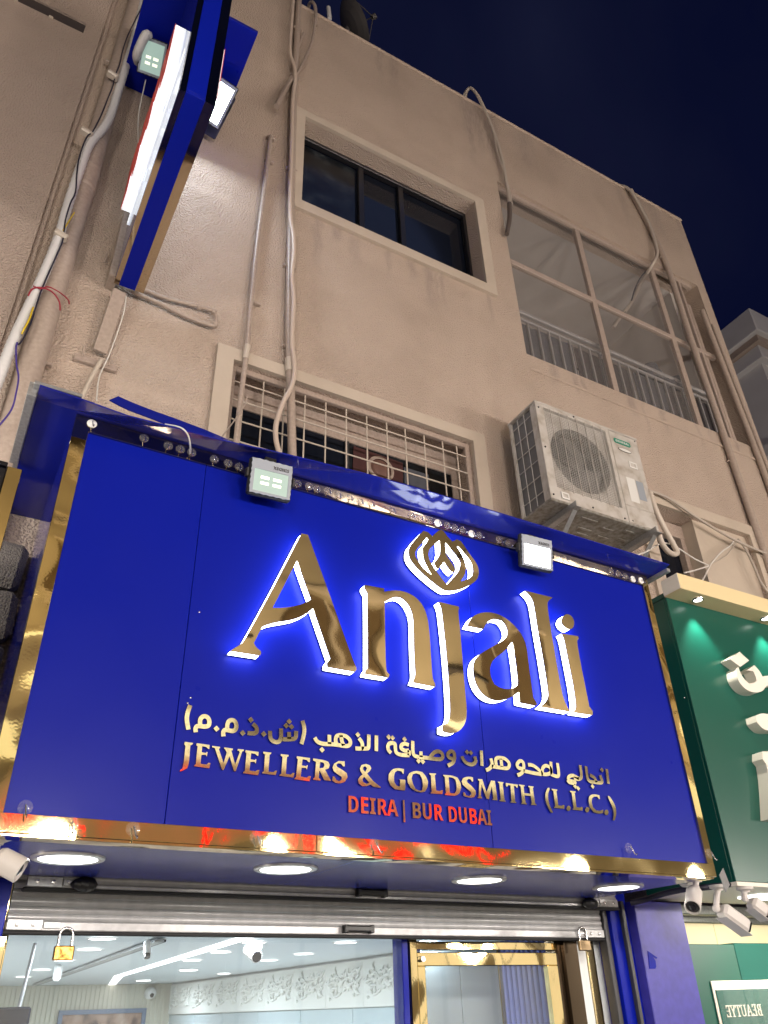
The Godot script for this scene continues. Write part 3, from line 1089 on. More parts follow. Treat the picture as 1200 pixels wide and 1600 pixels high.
func sign_lettering() -> void:
	var s: Node3D = get_node("shop_sign")
	var glyphs := []
	# A
	glyphs.append(["letter_a", v2([1.09, 3.413, 1.119, 3.415, 1.228, 3.144, 1.33, 2.889, 1.34, 2.875, 1.341, 2.863, 1.333, 2.853, 1.215, 2.853, 1.213, 2.869, 1.227, 2.89, 1.191, 2.982, 1.15, 3.085, 1.128, 3.061, 1.091, 3.033, 1.051, 3.014, 1.003, 2.998, 0.968, 2.982, 0.944, 2.967, 0.916, 2.897, 0.923, 2.884, 0.944, 2.87, 0.946, 2.86, 0.941, 2.852, 0.828, 2.85, 0.847, 2.867, 0.863, 2.879, 0.881, 2.903, 0.98, 3.139]), [v2([1.075, 3.281, 1.108, 3.198, 1.14, 3.123, 1.111, 3.099, 1.074, 3.08, 1.025, 3.062, 0.982, 3.053, 1.026, 3.162])]])
	# n
	glyphs.append(["letter_n", v2([1.383, 3.242, 1.475, 3.246, 1.476, 3.231, 1.484, 3.234, 1.516, 3.246, 1.551, 3.253, 1.592, 3.252, 1.632, 3.239, 1.661, 3.214, 1.679, 3.179, 1.688, 3.137, 1.691, 3.073, 1.691, 2.979, 1.691, 2.897, 1.694, 2.877, 1.703, 2.861, 1.702, 2.849, 1.596, 2.851, 1.598, 2.86, 1.61, 2.881, 1.609, 2.934, 1.609, 2.985, 1.614, 3.117, 1.61, 3.16, 1.597, 3.19, 1.573, 3.215, 1.544, 3.222, 1.515, 3.212, 1.477, 3.183, 1.473, 3.011, 1.473, 2.886, 1.478, 2.875, 1.488, 2.868, 1.486, 2.859, 1.482, 2.853, 1.377, 2.852, 1.379, 2.865, 1.391, 2.88, 1.393, 2.997, 1.395, 3.185, 1.394, 3.209, 1.383, 3.223, 1.381, 3.23]), []])
	# j
	glyphs.append(["letter_j", v2([1.748, 3.243, 1.854, 3.241, 1.855, 3.23, 1.849, 3.22, 1.851, 3.147, 1.85, 2.974, 1.849, 2.846, 1.85, 2.776, 1.843, 2.731, 1.822, 2.697, 1.792, 2.673, 1.757, 2.664, 1.723, 2.669, 1.725, 2.695, 1.75, 2.707, 1.763, 2.73, 1.768, 2.77, 1.771, 2.859, 1.77, 3.013, 1.763, 3.185, 1.76, 3.219]), []])
	# a
	glyphs.append(["letter_a", v2([1.89, 3.155, 1.919, 3.203, 1.96, 3.231, 2.012, 3.248, 2.062, 3.25, 2.111, 3.239, 2.158, 3.21, 2.196, 3.17, 2.213, 3.117, 2.211, 3.037, 2.211, 2.948, 2.212, 2.878, 2.225, 2.86, 2.228, 2.85, 2.218, 2.842, 2.133, 2.844, 2.135, 2.892, 2.093, 2.863, 2.049, 2.844, 2.008, 2.834, 1.962, 2.839, 1.925, 2.864, 1.904, 2.905, 1.899, 2.95, 1.906, 2.986, 1.926, 3.018, 1.967, 3.049, 2.027, 3.087, 2.08, 3.121, 2.107, 3.147, 2.115, 3.174, 2.106, 3.203, 2.086, 3.219, 2.051, 3.221, 2.021, 3.209, 1.997, 3.188, 1.978, 3.157]), [v2([2.131, 3.124, 2.137, 3.097, 2.139, 3.013, 2.137, 2.936, 2.133, 2.924, 2.113, 2.908, 2.077, 2.895, 2.036, 2.895, 2.007, 2.907, 1.991, 2.936, 1.99, 2.971, 2.002, 3.002, 2.026, 3.03, 2.065, 3.057, 2.096, 3.084])]])
	# l
	glyphs.append(["letter_l", v2([2.246, 3.408, 2.418, 3.408, 2.389, 3.386, 2.377, 3.367, 2.374, 3.289, 2.377, 3.096, 2.381, 2.962, 2.385, 2.903, 2.402, 2.861, 2.413, 2.842, 2.243, 2.842, 2.275, 2.864, 2.297, 2.89, 2.303, 2.92, 2.301, 3.071, 2.294, 3.227, 2.293, 3.345, 2.285, 3.377, 2.262, 3.399]), []])
	# i
	glyphs.append(["letter_i", v2([2.436, 3.224, 2.542, 3.229, 2.542, 3.216, 2.53, 3.204, 2.526, 3.167, 2.529, 3.016, 2.535, 2.883, 2.55, 2.864, 2.549, 2.855, 2.544, 2.844, 2.428, 2.842, 2.449, 2.859, 2.456, 2.878, 2.459, 2.974, 2.453, 3.097, 2.449, 3.186, 2.445, 3.211]), []])
	glyphs.append(["letter_dot", v2([2.449, 3.294, 2.464, 3.317, 2.48, 3.33, 2.5, 3.337, 2.515, 3.334, 2.527, 3.323, 2.532, 3.307, 2.529, 3.287, 2.518, 3.268, 2.497, 3.255, 2.479, 3.255, 2.463, 3.262, 2.451, 3.274]), []])
	# flower emblem
	glyphs.append(["flower_emblem", v2([1.692, 3.589, 1.716, 3.59, 1.74, 3.573, 1.772, 3.61, 1.792, 3.622, 1.807, 3.617, 1.824, 3.595, 1.85, 3.574, 1.877, 3.592, 1.899, 3.589, 1.918, 3.566, 1.947, 3.526, 1.971, 3.499, 1.987, 3.47, 1.985, 3.429, 1.965, 3.394, 1.918, 3.357, 1.863, 3.325, 1.799, 3.304, 1.769, 3.309, 1.711, 3.341, 1.673, 3.365, 1.635, 3.395, 1.612, 3.423, 1.606, 3.451, 1.612, 3.482, 1.632, 3.512, 1.659, 3.549]), [
		v2([1.708, 3.557, 1.715, 3.549, 1.709, 3.534, 1.684, 3.505, 1.68, 3.484, 1.683, 3.45, 1.692, 3.423, 1.705, 3.392, 1.721, 3.369, 1.694, 3.382, 1.67, 3.403, 1.649, 3.427, 1.641, 3.45, 1.644, 3.47, 1.661, 3.494, 1.683, 3.522]),
		v2([1.879, 3.556, 1.894, 3.544, 1.919, 3.519, 1.943, 3.495, 1.954, 3.467, 1.953, 3.431, 1.933, 3.402, 1.905, 3.386, 1.878, 3.372, 1.896, 3.398, 1.909, 3.421, 1.915, 3.458, 1.91, 3.487, 1.897, 3.519, 1.876, 3.547]),
		v2([1.778, 3.561, 1.778, 3.504, 1.772, 3.478, 1.744, 3.441, 1.74, 3.425, 1.749, 3.409, 1.764, 3.411, 1.794, 3.452, 1.824, 3.413, 1.839, 3.408, 1.853, 3.42, 1.85, 3.437, 1.829, 3.467, 1.807, 3.494, 1.81, 3.558, 1.835, 3.534, 1.864, 3.506, 1.883, 3.48, 1.886, 3.461, 1.872, 3.425, 1.848, 3.392, 1.799, 3.338, 1.774, 3.365, 1.748, 3.395, 1.722, 3.428, 1.712, 3.457, 1.713, 3.483, 1.725, 3.506, 1.751, 3.535])]])
	for g in glyphs:
		var outer := smooth(g[1], 0.6)
		var holes := []
		for h in g[2]:
			holes.append(smooth(h, 0.6))
		var st := ST()
		prism(st, outer, holes, 0.9065, 0.91)
		var f := part(g[0], st, M.gold_face, s)
		st = ST()
		# lit acrylic body, a hair smaller than the face
		var inner: PackedVector2Array = outer
		var off := Geometry2D.offset_polygon(outer, -0.0012)
		if off.size() == 1:
			inner = off[0]
		var hs := []
		for h in holes:
			var o2 := Geometry2D.offset_polygon(h, 0.0012)
			hs.append(o2[0] if o2.size() == 1 else h)
		prism(st, inner, hs, 0.868, 0.9062)
		part("lit_side", st, M.letter_light, f, true)
		st = ST()
		for e in [0.15, 0.5, 0.85]:
			var q: Vector2 = inner[int(e * inner.size())]
			var c := Vector2.ZERO
			for z in inner:
				c += z / inner.size()
		prism(st, inner, hs, 0.8605, 0.8677)
		part("back_tray", st, M.dark_frame, f, true)
	# cut metal lettering
	var sans := SystemFont.new()
	sans.font_names = PackedStringArray(["Droid Sans"])
	sans.font_weight = 700
	var cut := [
		[v2([0.711, 2.521, 0.74, 2.52, 0.737, 2.514, 0.731, 2.511, 0.733, 2.453, 0.729, 2.436, 0.715, 2.427, 0.705, 2.423, 0.706, 2.428, 0.713, 2.434, 0.715, 2.451, 0.715, 2.507, 0.71, 2.513]), []],
		[v2([0.752, 2.521, 0.797, 2.52, 0.797, 2.506, 0.792, 2.507, 0.786, 2.512, 0.772, 2.513, 0.772, 2.493, 0.787, 2.492, 0.789, 2.496, 0.792, 2.495, 0.791, 2.48, 0.787, 2.486, 0.772, 2.484, 0.772, 2.455, 0.792, 2.454, 0.799, 2.461, 0.806, 2.46, 0.803, 2.443, 0.751, 2.445, 0.753, 2.45, 0.756, 2.451, 0.756, 2.511, 0.751, 2.514]), []],
		[v2([0.806, 2.518, 0.834, 2.518, 0.834, 2.513, 0.83, 2.511, 0.851, 2.465, 0.859, 2.501, 0.853, 2.512, 0.849, 2.513, 0.849, 2.518, 0.88, 2.517, 0.88, 2.512, 0.875, 2.51, 0.892, 2.464, 0.905, 2.507, 0.902, 2.512, 0.897, 2.512, 0.898, 2.518, 0.92, 2.518, 0.919, 2.513, 0.914, 2.511, 0.896, 2.443, 0.89, 2.442, 0.87, 2.49, 0.853, 2.442, 0.848, 2.442, 0.816, 2.512, 0.807, 2.513]), []],
		[v2([0.926, 2.517, 0.974, 2.516, 0.973, 2.502, 0.968, 2.503, 0.962, 2.508, 0.947, 2.509, 0.946, 2.488, 0.962, 2.487, 0.965, 2.491, 0.967, 2.49, 0.966, 2.475, 0.961, 2.481, 0.946, 2.479, 0.945, 2.45, 0.966, 2.449, 0.974, 2.455, 0.981, 2.455, 0.977, 2.437, 0.922, 2.439, 0.924, 2.444, 0.928, 2.446, 0.93, 2.507, 0.925, 2.511]), []],
		[v2([0.991, 2.519, 1.021, 2.519, 1.02, 2.514, 1.015, 2.512, 1.014, 2.453, 1.033, 2.453, 1.039, 2.459, 1.046, 2.459, 1.041, 2.444, 0.991, 2.445, 0.993, 2.45, 0.997, 2.452, 0.998, 2.51, 0.991, 2.513]), []],
		[v2([1.057, 2.518, 1.087, 2.518, 1.086, 2.512, 1.081, 2.511, 1.079, 2.452, 1.098, 2.451, 1.105, 2.458, 1.112, 2.457, 1.107, 2.442, 1.055, 2.443, 1.057, 2.448, 1.062, 2.45, 1.064, 2.509, 1.057, 2.512]), []],
		[v2([1.119, 2.517, 1.17, 2.516, 1.169, 2.501, 1.163, 2.502, 1.157, 2.508, 1.141, 2.509, 1.139, 2.487, 1.156, 2.486, 1.159, 2.49, 1.162, 2.489, 1.159, 2.474, 1.155, 2.48, 1.138, 2.478, 1.136, 2.448, 1.159, 2.446, 1.167, 2.453, 1.175, 2.453, 1.17, 2.435, 1.112, 2.437, 1.114, 2.442, 1.118, 2.444, 1.123, 2.507, 1.118, 2.51]), []],
		[v2([1.183, 2.516, 1.227, 2.515, 1.243, 2.51, 1.249, 2.499, 1.244, 2.487, 1.23, 2.481, 1.255, 2.444, 1.228, 2.444, 1.211, 2.473, 1.207, 2.475, 1.206, 2.449, 1.212, 2.447, 1.212, 2.441, 1.184, 2.442, 1.185, 2.447, 1.19, 2.45, 1.194, 2.505, 1.182, 2.509]), [v2([1.211, 2.507, 1.224, 2.505, 1.228, 2.497, 1.223, 2.487, 1.208, 2.484])]],
		[v2([1.309, 2.519, 1.31, 2.501, 1.303, 2.5, 1.294, 2.509, 1.281, 2.509, 1.275, 2.503, 1.279, 2.496, 1.303, 2.486, 1.318, 2.477, 1.321, 2.463, 1.31, 2.446, 1.29, 2.438, 1.272, 2.439, 1.259, 2.446, 1.262, 2.461, 1.269, 2.46, 1.275, 2.45, 1.288, 2.446, 1.297, 2.453, 1.297, 2.462, 1.282, 2.469, 1.265, 2.479, 1.26, 2.492, 1.266, 2.506, 1.285, 2.518, 1.3, 2.518]), []],
		[v2([1.398, 2.519, 1.415, 2.515, 1.42, 2.505, 1.414, 2.494, 1.402, 2.485, 1.424, 2.461, 1.457, 2.442, 1.459, 2.438, 1.427, 2.439, 1.416, 2.446, 1.401, 2.439, 1.38, 2.437, 1.367, 2.446, 1.364, 2.459, 1.373, 2.472, 1.383, 2.479, 1.375, 2.489, 1.372, 2.5, 1.379, 2.513]), [v2([1.395, 2.51, 1.402, 2.503, 1.394, 2.489, 1.385, 2.498, 1.387, 2.507]), v2([1.389, 2.472, 1.41, 2.452, 1.4, 2.447, 1.386, 2.452, 1.382, 2.462])]],
		[v2([1.521, 2.515, 1.544, 2.518, 1.562, 2.516, 1.559, 2.498, 1.555, 2.499, 1.55, 2.507, 1.534, 2.508, 1.522, 2.501, 1.516, 2.484, 1.517, 2.465, 1.526, 2.453, 1.537, 2.45, 1.541, 2.452, 1.543, 2.473, 1.54, 2.476, 1.564, 2.477, 1.566, 2.474, 1.563, 2.438, 1.541, 2.437, 1.518, 2.439, 1.5, 2.452, 1.492, 2.47, 1.494, 2.49, 1.505, 2.506]), []],
		[v2([1.623, 2.516, 1.644, 2.513, 1.66, 2.498, 1.667, 2.479, 1.663, 2.457, 1.651, 2.442, 1.632, 2.436, 1.609, 2.439, 1.588, 2.45, 1.576, 2.468, 1.575, 2.488, 1.584, 2.503, 1.602, 2.512]), [v2([1.615, 2.506, 1.631, 2.503, 1.641, 2.488, 1.644, 2.465, 1.638, 2.445, 1.625, 2.442, 1.609, 2.448, 1.598, 2.465, 1.594, 2.486, 1.6, 2.501])]],
		[v2([1.675, 2.512, 1.706, 2.514, 1.705, 2.51, 1.7, 2.507, 1.702, 2.45, 1.719, 2.449, 1.727, 2.454, 1.733, 2.453, 1.729, 2.439, 1.676, 2.437, 1.676, 2.44, 1.681, 2.443, 1.682, 2.504, 1.675, 2.508]), []],
		[v2([1.739, 2.512, 1.781, 2.514, 1.806, 2.508, 1.818, 2.489, 1.819, 2.468, 1.809, 2.448, 1.792, 2.438, 1.771, 2.437, 1.74, 2.437, 1.741, 2.441, 1.746, 2.443, 1.746, 2.505, 1.74, 2.508]), [v2([1.764, 2.506, 1.781, 2.506, 1.795, 2.499, 1.799, 2.479, 1.796, 2.458, 1.787, 2.447, 1.772, 2.445, 1.764, 2.448])]],
		[v2([1.88, 2.516, 1.879, 2.5, 1.874, 2.499, 1.868, 2.507, 1.857, 2.508, 1.849, 2.5, 1.852, 2.493, 1.874, 2.479, 1.887, 2.466, 1.888, 2.453, 1.878, 2.44, 1.86, 2.436, 1.842, 2.437, 1.828, 2.441, 1.828, 2.455, 1.834, 2.454, 1.84, 2.444, 1.855, 2.442, 1.866, 2.448, 1.864, 2.459, 1.843, 2.472, 1.828, 2.483, 1.824, 2.495, 1.831, 2.508, 1.848, 2.515, 1.866, 2.517]), []],
		[v2([1.904, 2.512, 1.925, 2.513, 1.94, 2.464, 1.968, 2.512, 1.987, 2.512, 1.991, 2.437, 1.967, 2.437, 1.967, 2.441, 1.971, 2.443, 1.969, 2.49, 1.949, 2.438, 1.937, 2.439, 1.919, 2.493, 1.91, 2.445, 1.915, 2.443, 1.915, 2.438, 1.894, 2.438, 1.896, 2.442, 1.9, 2.444, 1.91, 2.505, 1.904, 2.507]), []],
		[v2([2.002, 2.511, 2.03, 2.511, 2.029, 2.507, 2.025, 2.505, 2.026, 2.441, 2.031, 2.439, 2.03, 2.435, 2, 2.435, 2.001, 2.439, 2.007, 2.441, 2.008, 2.504, 2.002, 2.507]), []],
		[v2([2.041, 2.509, 2.103, 2.508, 2.099, 2.496, 2.095, 2.495, 2.09, 2.501, 2.081, 2.501, 2.079, 2.44, 2.084, 2.438, 2.083, 2.434, 2.054, 2.434, 2.056, 2.438, 2.06, 2.439, 2.064, 2.501, 2.053, 2.502, 2.047, 2.495, 2.041, 2.496]), []],
		[v2([2.108, 2.509, 2.137, 2.509, 2.137, 2.505, 2.131, 2.503, 2.131, 2.477, 2.162, 2.477, 2.162, 2.502, 2.156, 2.503, 2.157, 2.508, 2.184, 2.508, 2.184, 2.505, 2.179, 2.502, 2.181, 2.44, 2.187, 2.438, 2.187, 2.434, 2.158, 2.433, 2.159, 2.437, 2.163, 2.439, 2.163, 2.468, 2.131, 2.468, 2.132, 2.439, 2.138, 2.437, 2.137, 2.433, 2.109, 2.433, 2.11, 2.437, 2.114, 2.439, 2.116, 2.502, 2.108, 2.505]), []],
		[v2([2.267, 2.51, 2.268, 2.504, 2.256, 2.486, 2.253, 2.46, 2.258, 2.435, 2.269, 2.414, 2.266, 2.41, 2.257, 2.411, 2.244, 2.434, 2.238, 2.459, 2.241, 2.483, 2.253, 2.503, 2.259, 2.509]), []],
		[v2([2.279, 2.507, 2.309, 2.507, 2.309, 2.502, 2.304, 2.501, 2.303, 2.443, 2.321, 2.442, 2.33, 2.447, 2.337, 2.445, 2.333, 2.431, 2.279, 2.431, 2.28, 2.435, 2.286, 2.437, 2.287, 2.5, 2.28, 2.502]), []],
		[v2([2.379, 2.508, 2.41, 2.508, 2.409, 2.503, 2.404, 2.502, 2.402, 2.443, 2.421, 2.442, 2.43, 2.447, 2.437, 2.445, 2.433, 2.431, 2.378, 2.431, 2.379, 2.435, 2.385, 2.437, 2.387, 2.5, 2.38, 2.503]), []],
		[v2([2.495, 2.502, 2.52, 2.506, 2.544, 2.503, 2.543, 2.488, 2.537, 2.487, 2.53, 2.496, 2.514, 2.496, 2.499, 2.488, 2.492, 2.471, 2.495, 2.45, 2.512, 2.438, 2.532, 2.438, 2.553, 2.445, 2.547, 2.43, 2.52, 2.425, 2.493, 2.43, 2.477, 2.448, 2.475, 2.474, 2.482, 2.492]), []],
		[v2([2.594, 2.506, 2.605, 2.502, 2.623, 2.477, 2.629, 2.451, 2.623, 2.428, 2.608, 2.405, 2.597, 2.405, 2.608, 2.427, 2.611, 2.449, 2.602, 2.475, 2.593, 2.498]), []],
		[v2([2.369, 2.436, 2.366, 2.431, 2.361, 2.426, 2.355, 2.424, 2.349, 2.425, 2.346, 2.429, 2.345, 2.434, 2.348, 2.439, 2.353, 2.444, 2.359, 2.446, 2.365, 2.445, 2.368, 2.441]), []],
		[v2([2.472, 2.438, 2.469, 2.432, 2.464, 2.428, 2.458, 2.426, 2.452, 2.427, 2.449, 2.431, 2.448, 2.436, 2.451, 2.441, 2.456, 2.446, 2.463, 2.448, 2.468, 2.447, 2.472, 2.443]), []],
		[v2([2.58, 2.436, 2.577, 2.43, 2.572, 2.425, 2.565, 2.423, 2.559, 2.424, 2.556, 2.428, 2.556, 2.434, 2.559, 2.439, 2.564, 2.444, 2.571, 2.446, 2.577, 2.445, 2.58, 2.441]), []]]
	for g in cut:
		var st := ST()
		var hs := []
		for h in g[1]:
			hs.append(smooth(h, 0.5))
		prism(st, smooth(g[0], 0.5), hs, 0.8605, 0.869)
		part("letter", st, M.gold_cut, s)
	letters("DEIRA", sans, 1.318, 1.53, 2.343, 0.056, 0.866, 0.006, M.gold_cut, s)
	letters("|", sans, 1.538, 1.572, 2.343, 0.056, 0.866, 0.006, M.gold_cut, s)
	letters("BUR", sans, 1.586, 1.726, 2.342, 0.056, 0.866, 0.006, M.gold_cut, s)
	letters("DUBAI", sans, 1.746, 1.955, 2.340, 0.056, 0.866, 0.006, M.gold_cut, s)
	arabic(s)

func arabic(s: Node3D) -> void:
	var w := 0.0150
	var strokes := [
		v2([0.716, 2.647, 0.71, 2.619, 0.71, 2.595, 0.719, 2.563]),
		v2([0.745, 2.557, 0.743, 2.57, 0.75, 2.579, 0.773, 2.58, 0.787, 2.586, 0.788, 2.602, 0.779, 2.614, 0.765, 2.614, 0.756, 2.602, 0.758, 2.581]),
		v2([0.843, 2.555, 0.841, 2.569, 0.848, 2.578, 0.872, 2.577, 0.884, 2.584, 0.886, 2.6, 0.877, 2.614, 0.862, 2.613, 0.854, 2.601, 0.854, 2.579]),
		v2([0.946, 2.612, 0.959, 2.602, 0.963, 2.588, 0.954, 2.579, 0.929, 2.577]),
		v2([1.113, 2.607, 1.11, 2.581, 1.088, 2.574, 1.061, 2.571]),
		v2([1.085, 2.6, 1.087, 2.575]),
		v2([1.054, 2.609, 1.055, 2.576, 1.046, 2.56, 1.029, 2.559, 1.016, 2.569, 1.012, 2.595]),
		v2([1.136, 2.648, 1.144, 2.625, 1.144, 2.6, 1.135, 2.562]),
		v2([1.187, 2.592, 1.199, 2.578, 1.223, 2.573, 1.266, 2.576, 1.31, 2.575, 1.328, 2.58, 1.333, 2.595, 1.319, 2.61, 1.295, 2.614, 1.276, 2.607, 1.272, 2.59, 1.277, 2.577]),
		v2([1.246, 2.609, 1.247, 2.575]),
		v2([1.294, 2.613, 1.298, 2.592, 1.305, 2.576]),
		v2([1.369, 2.611, 1.38, 2.6, 1.384, 2.586, 1.38, 2.574, 1.354, 2.571]),
		v2([1.412, 2.63, 1.41, 2.584, 1.401, 2.576, 1.38, 2.574]),
		v2([1.445, 2.631, 1.443, 2.571]),
		v2([1.507, 2.571, 1.496, 2.582, 1.495, 2.598, 1.507, 2.609, 1.525, 2.608, 1.527, 2.592, 1.531, 2.575, 1.551, 2.569, 1.588, 2.571]),
		v2([1.588, 2.61, 1.57, 2.614, 1.555, 2.606, 1.554, 2.593, 1.571, 2.587, 1.588, 2.59]),
		v2([1.587, 2.571, 1.588, 2.59]),
		v2([1.607, 2.629, 1.607, 2.579, 1.63, 2.569, 1.663, 2.57, 1.689, 2.57, 1.733, 2.572, 1.743, 2.588, 1.73, 2.601, 1.706, 2.596, 1.683, 2.574]),
		v2([1.642, 2.592, 1.642, 2.57]),
		v2([1.796, 2.579, 1.774, 2.582, 1.768, 2.595, 1.782, 2.608, 1.797, 2.605, 1.799, 2.585, 1.789, 2.564, 1.764, 2.55]),
		v2([1.898, 2.6, 1.901, 2.581, 1.883, 2.567, 1.857, 2.569, 1.841, 2.582, 1.837, 2.595]),
		v2([1.934, 2.628, 1.93, 2.566]),
		v2([1.978, 2.601, 1.982, 2.577, 1.965, 2.558, 1.948, 2.551]),
		v2([1.979, 2.569, 2.021, 2.568, 2.059, 2.57, 2.07, 2.59, 2.051, 2.607, 2.02, 2.608, 2.003, 2.599, 2.003, 2.571]),
		v2([2.029, 2.605, 2.031, 2.572]),
		v2([2.141, 2.575, 2.117, 2.577, 2.111, 2.591, 2.128, 2.606, 2.144, 2.602, 2.144, 2.58, 2.13, 2.557, 2.106, 2.546]),
		v2([2.141, 2.567, 2.196, 2.563, 2.237, 2.564, 2.219, 2.583, 2.193, 2.595, 2.169, 2.595]),
		v2([2.234, 2.564, 2.264, 2.565, 2.288, 2.575, 2.288, 2.594, 2.266, 2.601, 2.247, 2.59, 2.241, 2.568]),
		v2([2.296, 2.621, 2.291, 2.572, 2.296, 2.565, 2.328, 2.566, 2.332, 2.619]),
		v2([2.615, 2.622, 2.61, 2.558]),
		v2([2.568, 2.591, 2.572, 2.561, 2.528, 2.557, 2.494, 2.565, 2.494, 2.622]),
		v2([2.508, 2.586, 2.531, 2.577, 2.541, 2.558]),
		v2([2.461, 2.623, 2.457, 2.574, 2.437, 2.561, 2.412, 2.563]),
		v2([2.441, 2.564, 2.41, 2.574, 2.385, 2.566, 2.383, 2.552, 2.415, 2.548, 2.409, 2.542, 2.383, 2.543, 2.375, 2.552])]
	for q in strokes:
		var st := ST()
		var rings := stroke(curve2(q, 5), w)
		var hs := []
		for p in rings:
			if Geometry2D.is_polygon_clockwise(p):
				hs.append(p)
		for p in rings:
			if not Geometry2D.is_polygon_clockwise(p):
				prism(st, p, hs, 0.8605, 0.869)
		part("arabic_stroke", st, M.gold_cut, s)
	var dots := [v2([0.816, 2.578, 0.911, 2.575, 0.938, 2.625, 0.989, 2.581, 1.084, 2.638, 1.073, 2.621, 1.094, 2.62]), v2([1.217, 2.551, 1.365, 2.624, 1.499, 2.631, 1.516, 2.63, 1.57, 2.631, 1.629, 2.554, 1.648, 2.554]), v2([1.862, 2.614, 1.881, 2.613, 2.585, 2.615, 2.513, 2.538, 2.412, 2.529, 2.428, 2.522])]
	for d in dots:
		for c in d:
			var st := ST()
			var r := 0.0108
			prism(st, v2([c.x, c.y - r, c.x + r, c.y, c.x, c.y + r, c.x - r, c.y]), [], 0.8605, 0.869)
			part("arabic_dot", st, M.gold_cut, s)

const ORD := ["second", "third", "fourth", "fifth", "sixth", "seventh", "eighth", "ninth", "tenth", "eleventh", "twelfth", "thirteenth", "fourteenth", "fifteenth", "sixteenth", "seventeenth", "eighteenth", "nineteenth", "twentieth", "twenty-first", "twenty-second", "twenty-third", "twenty-fourth", "twenty-fifth", "twenty-sixth", "twenty-seventh", "twenty-eighth", "twenty-ninth"]

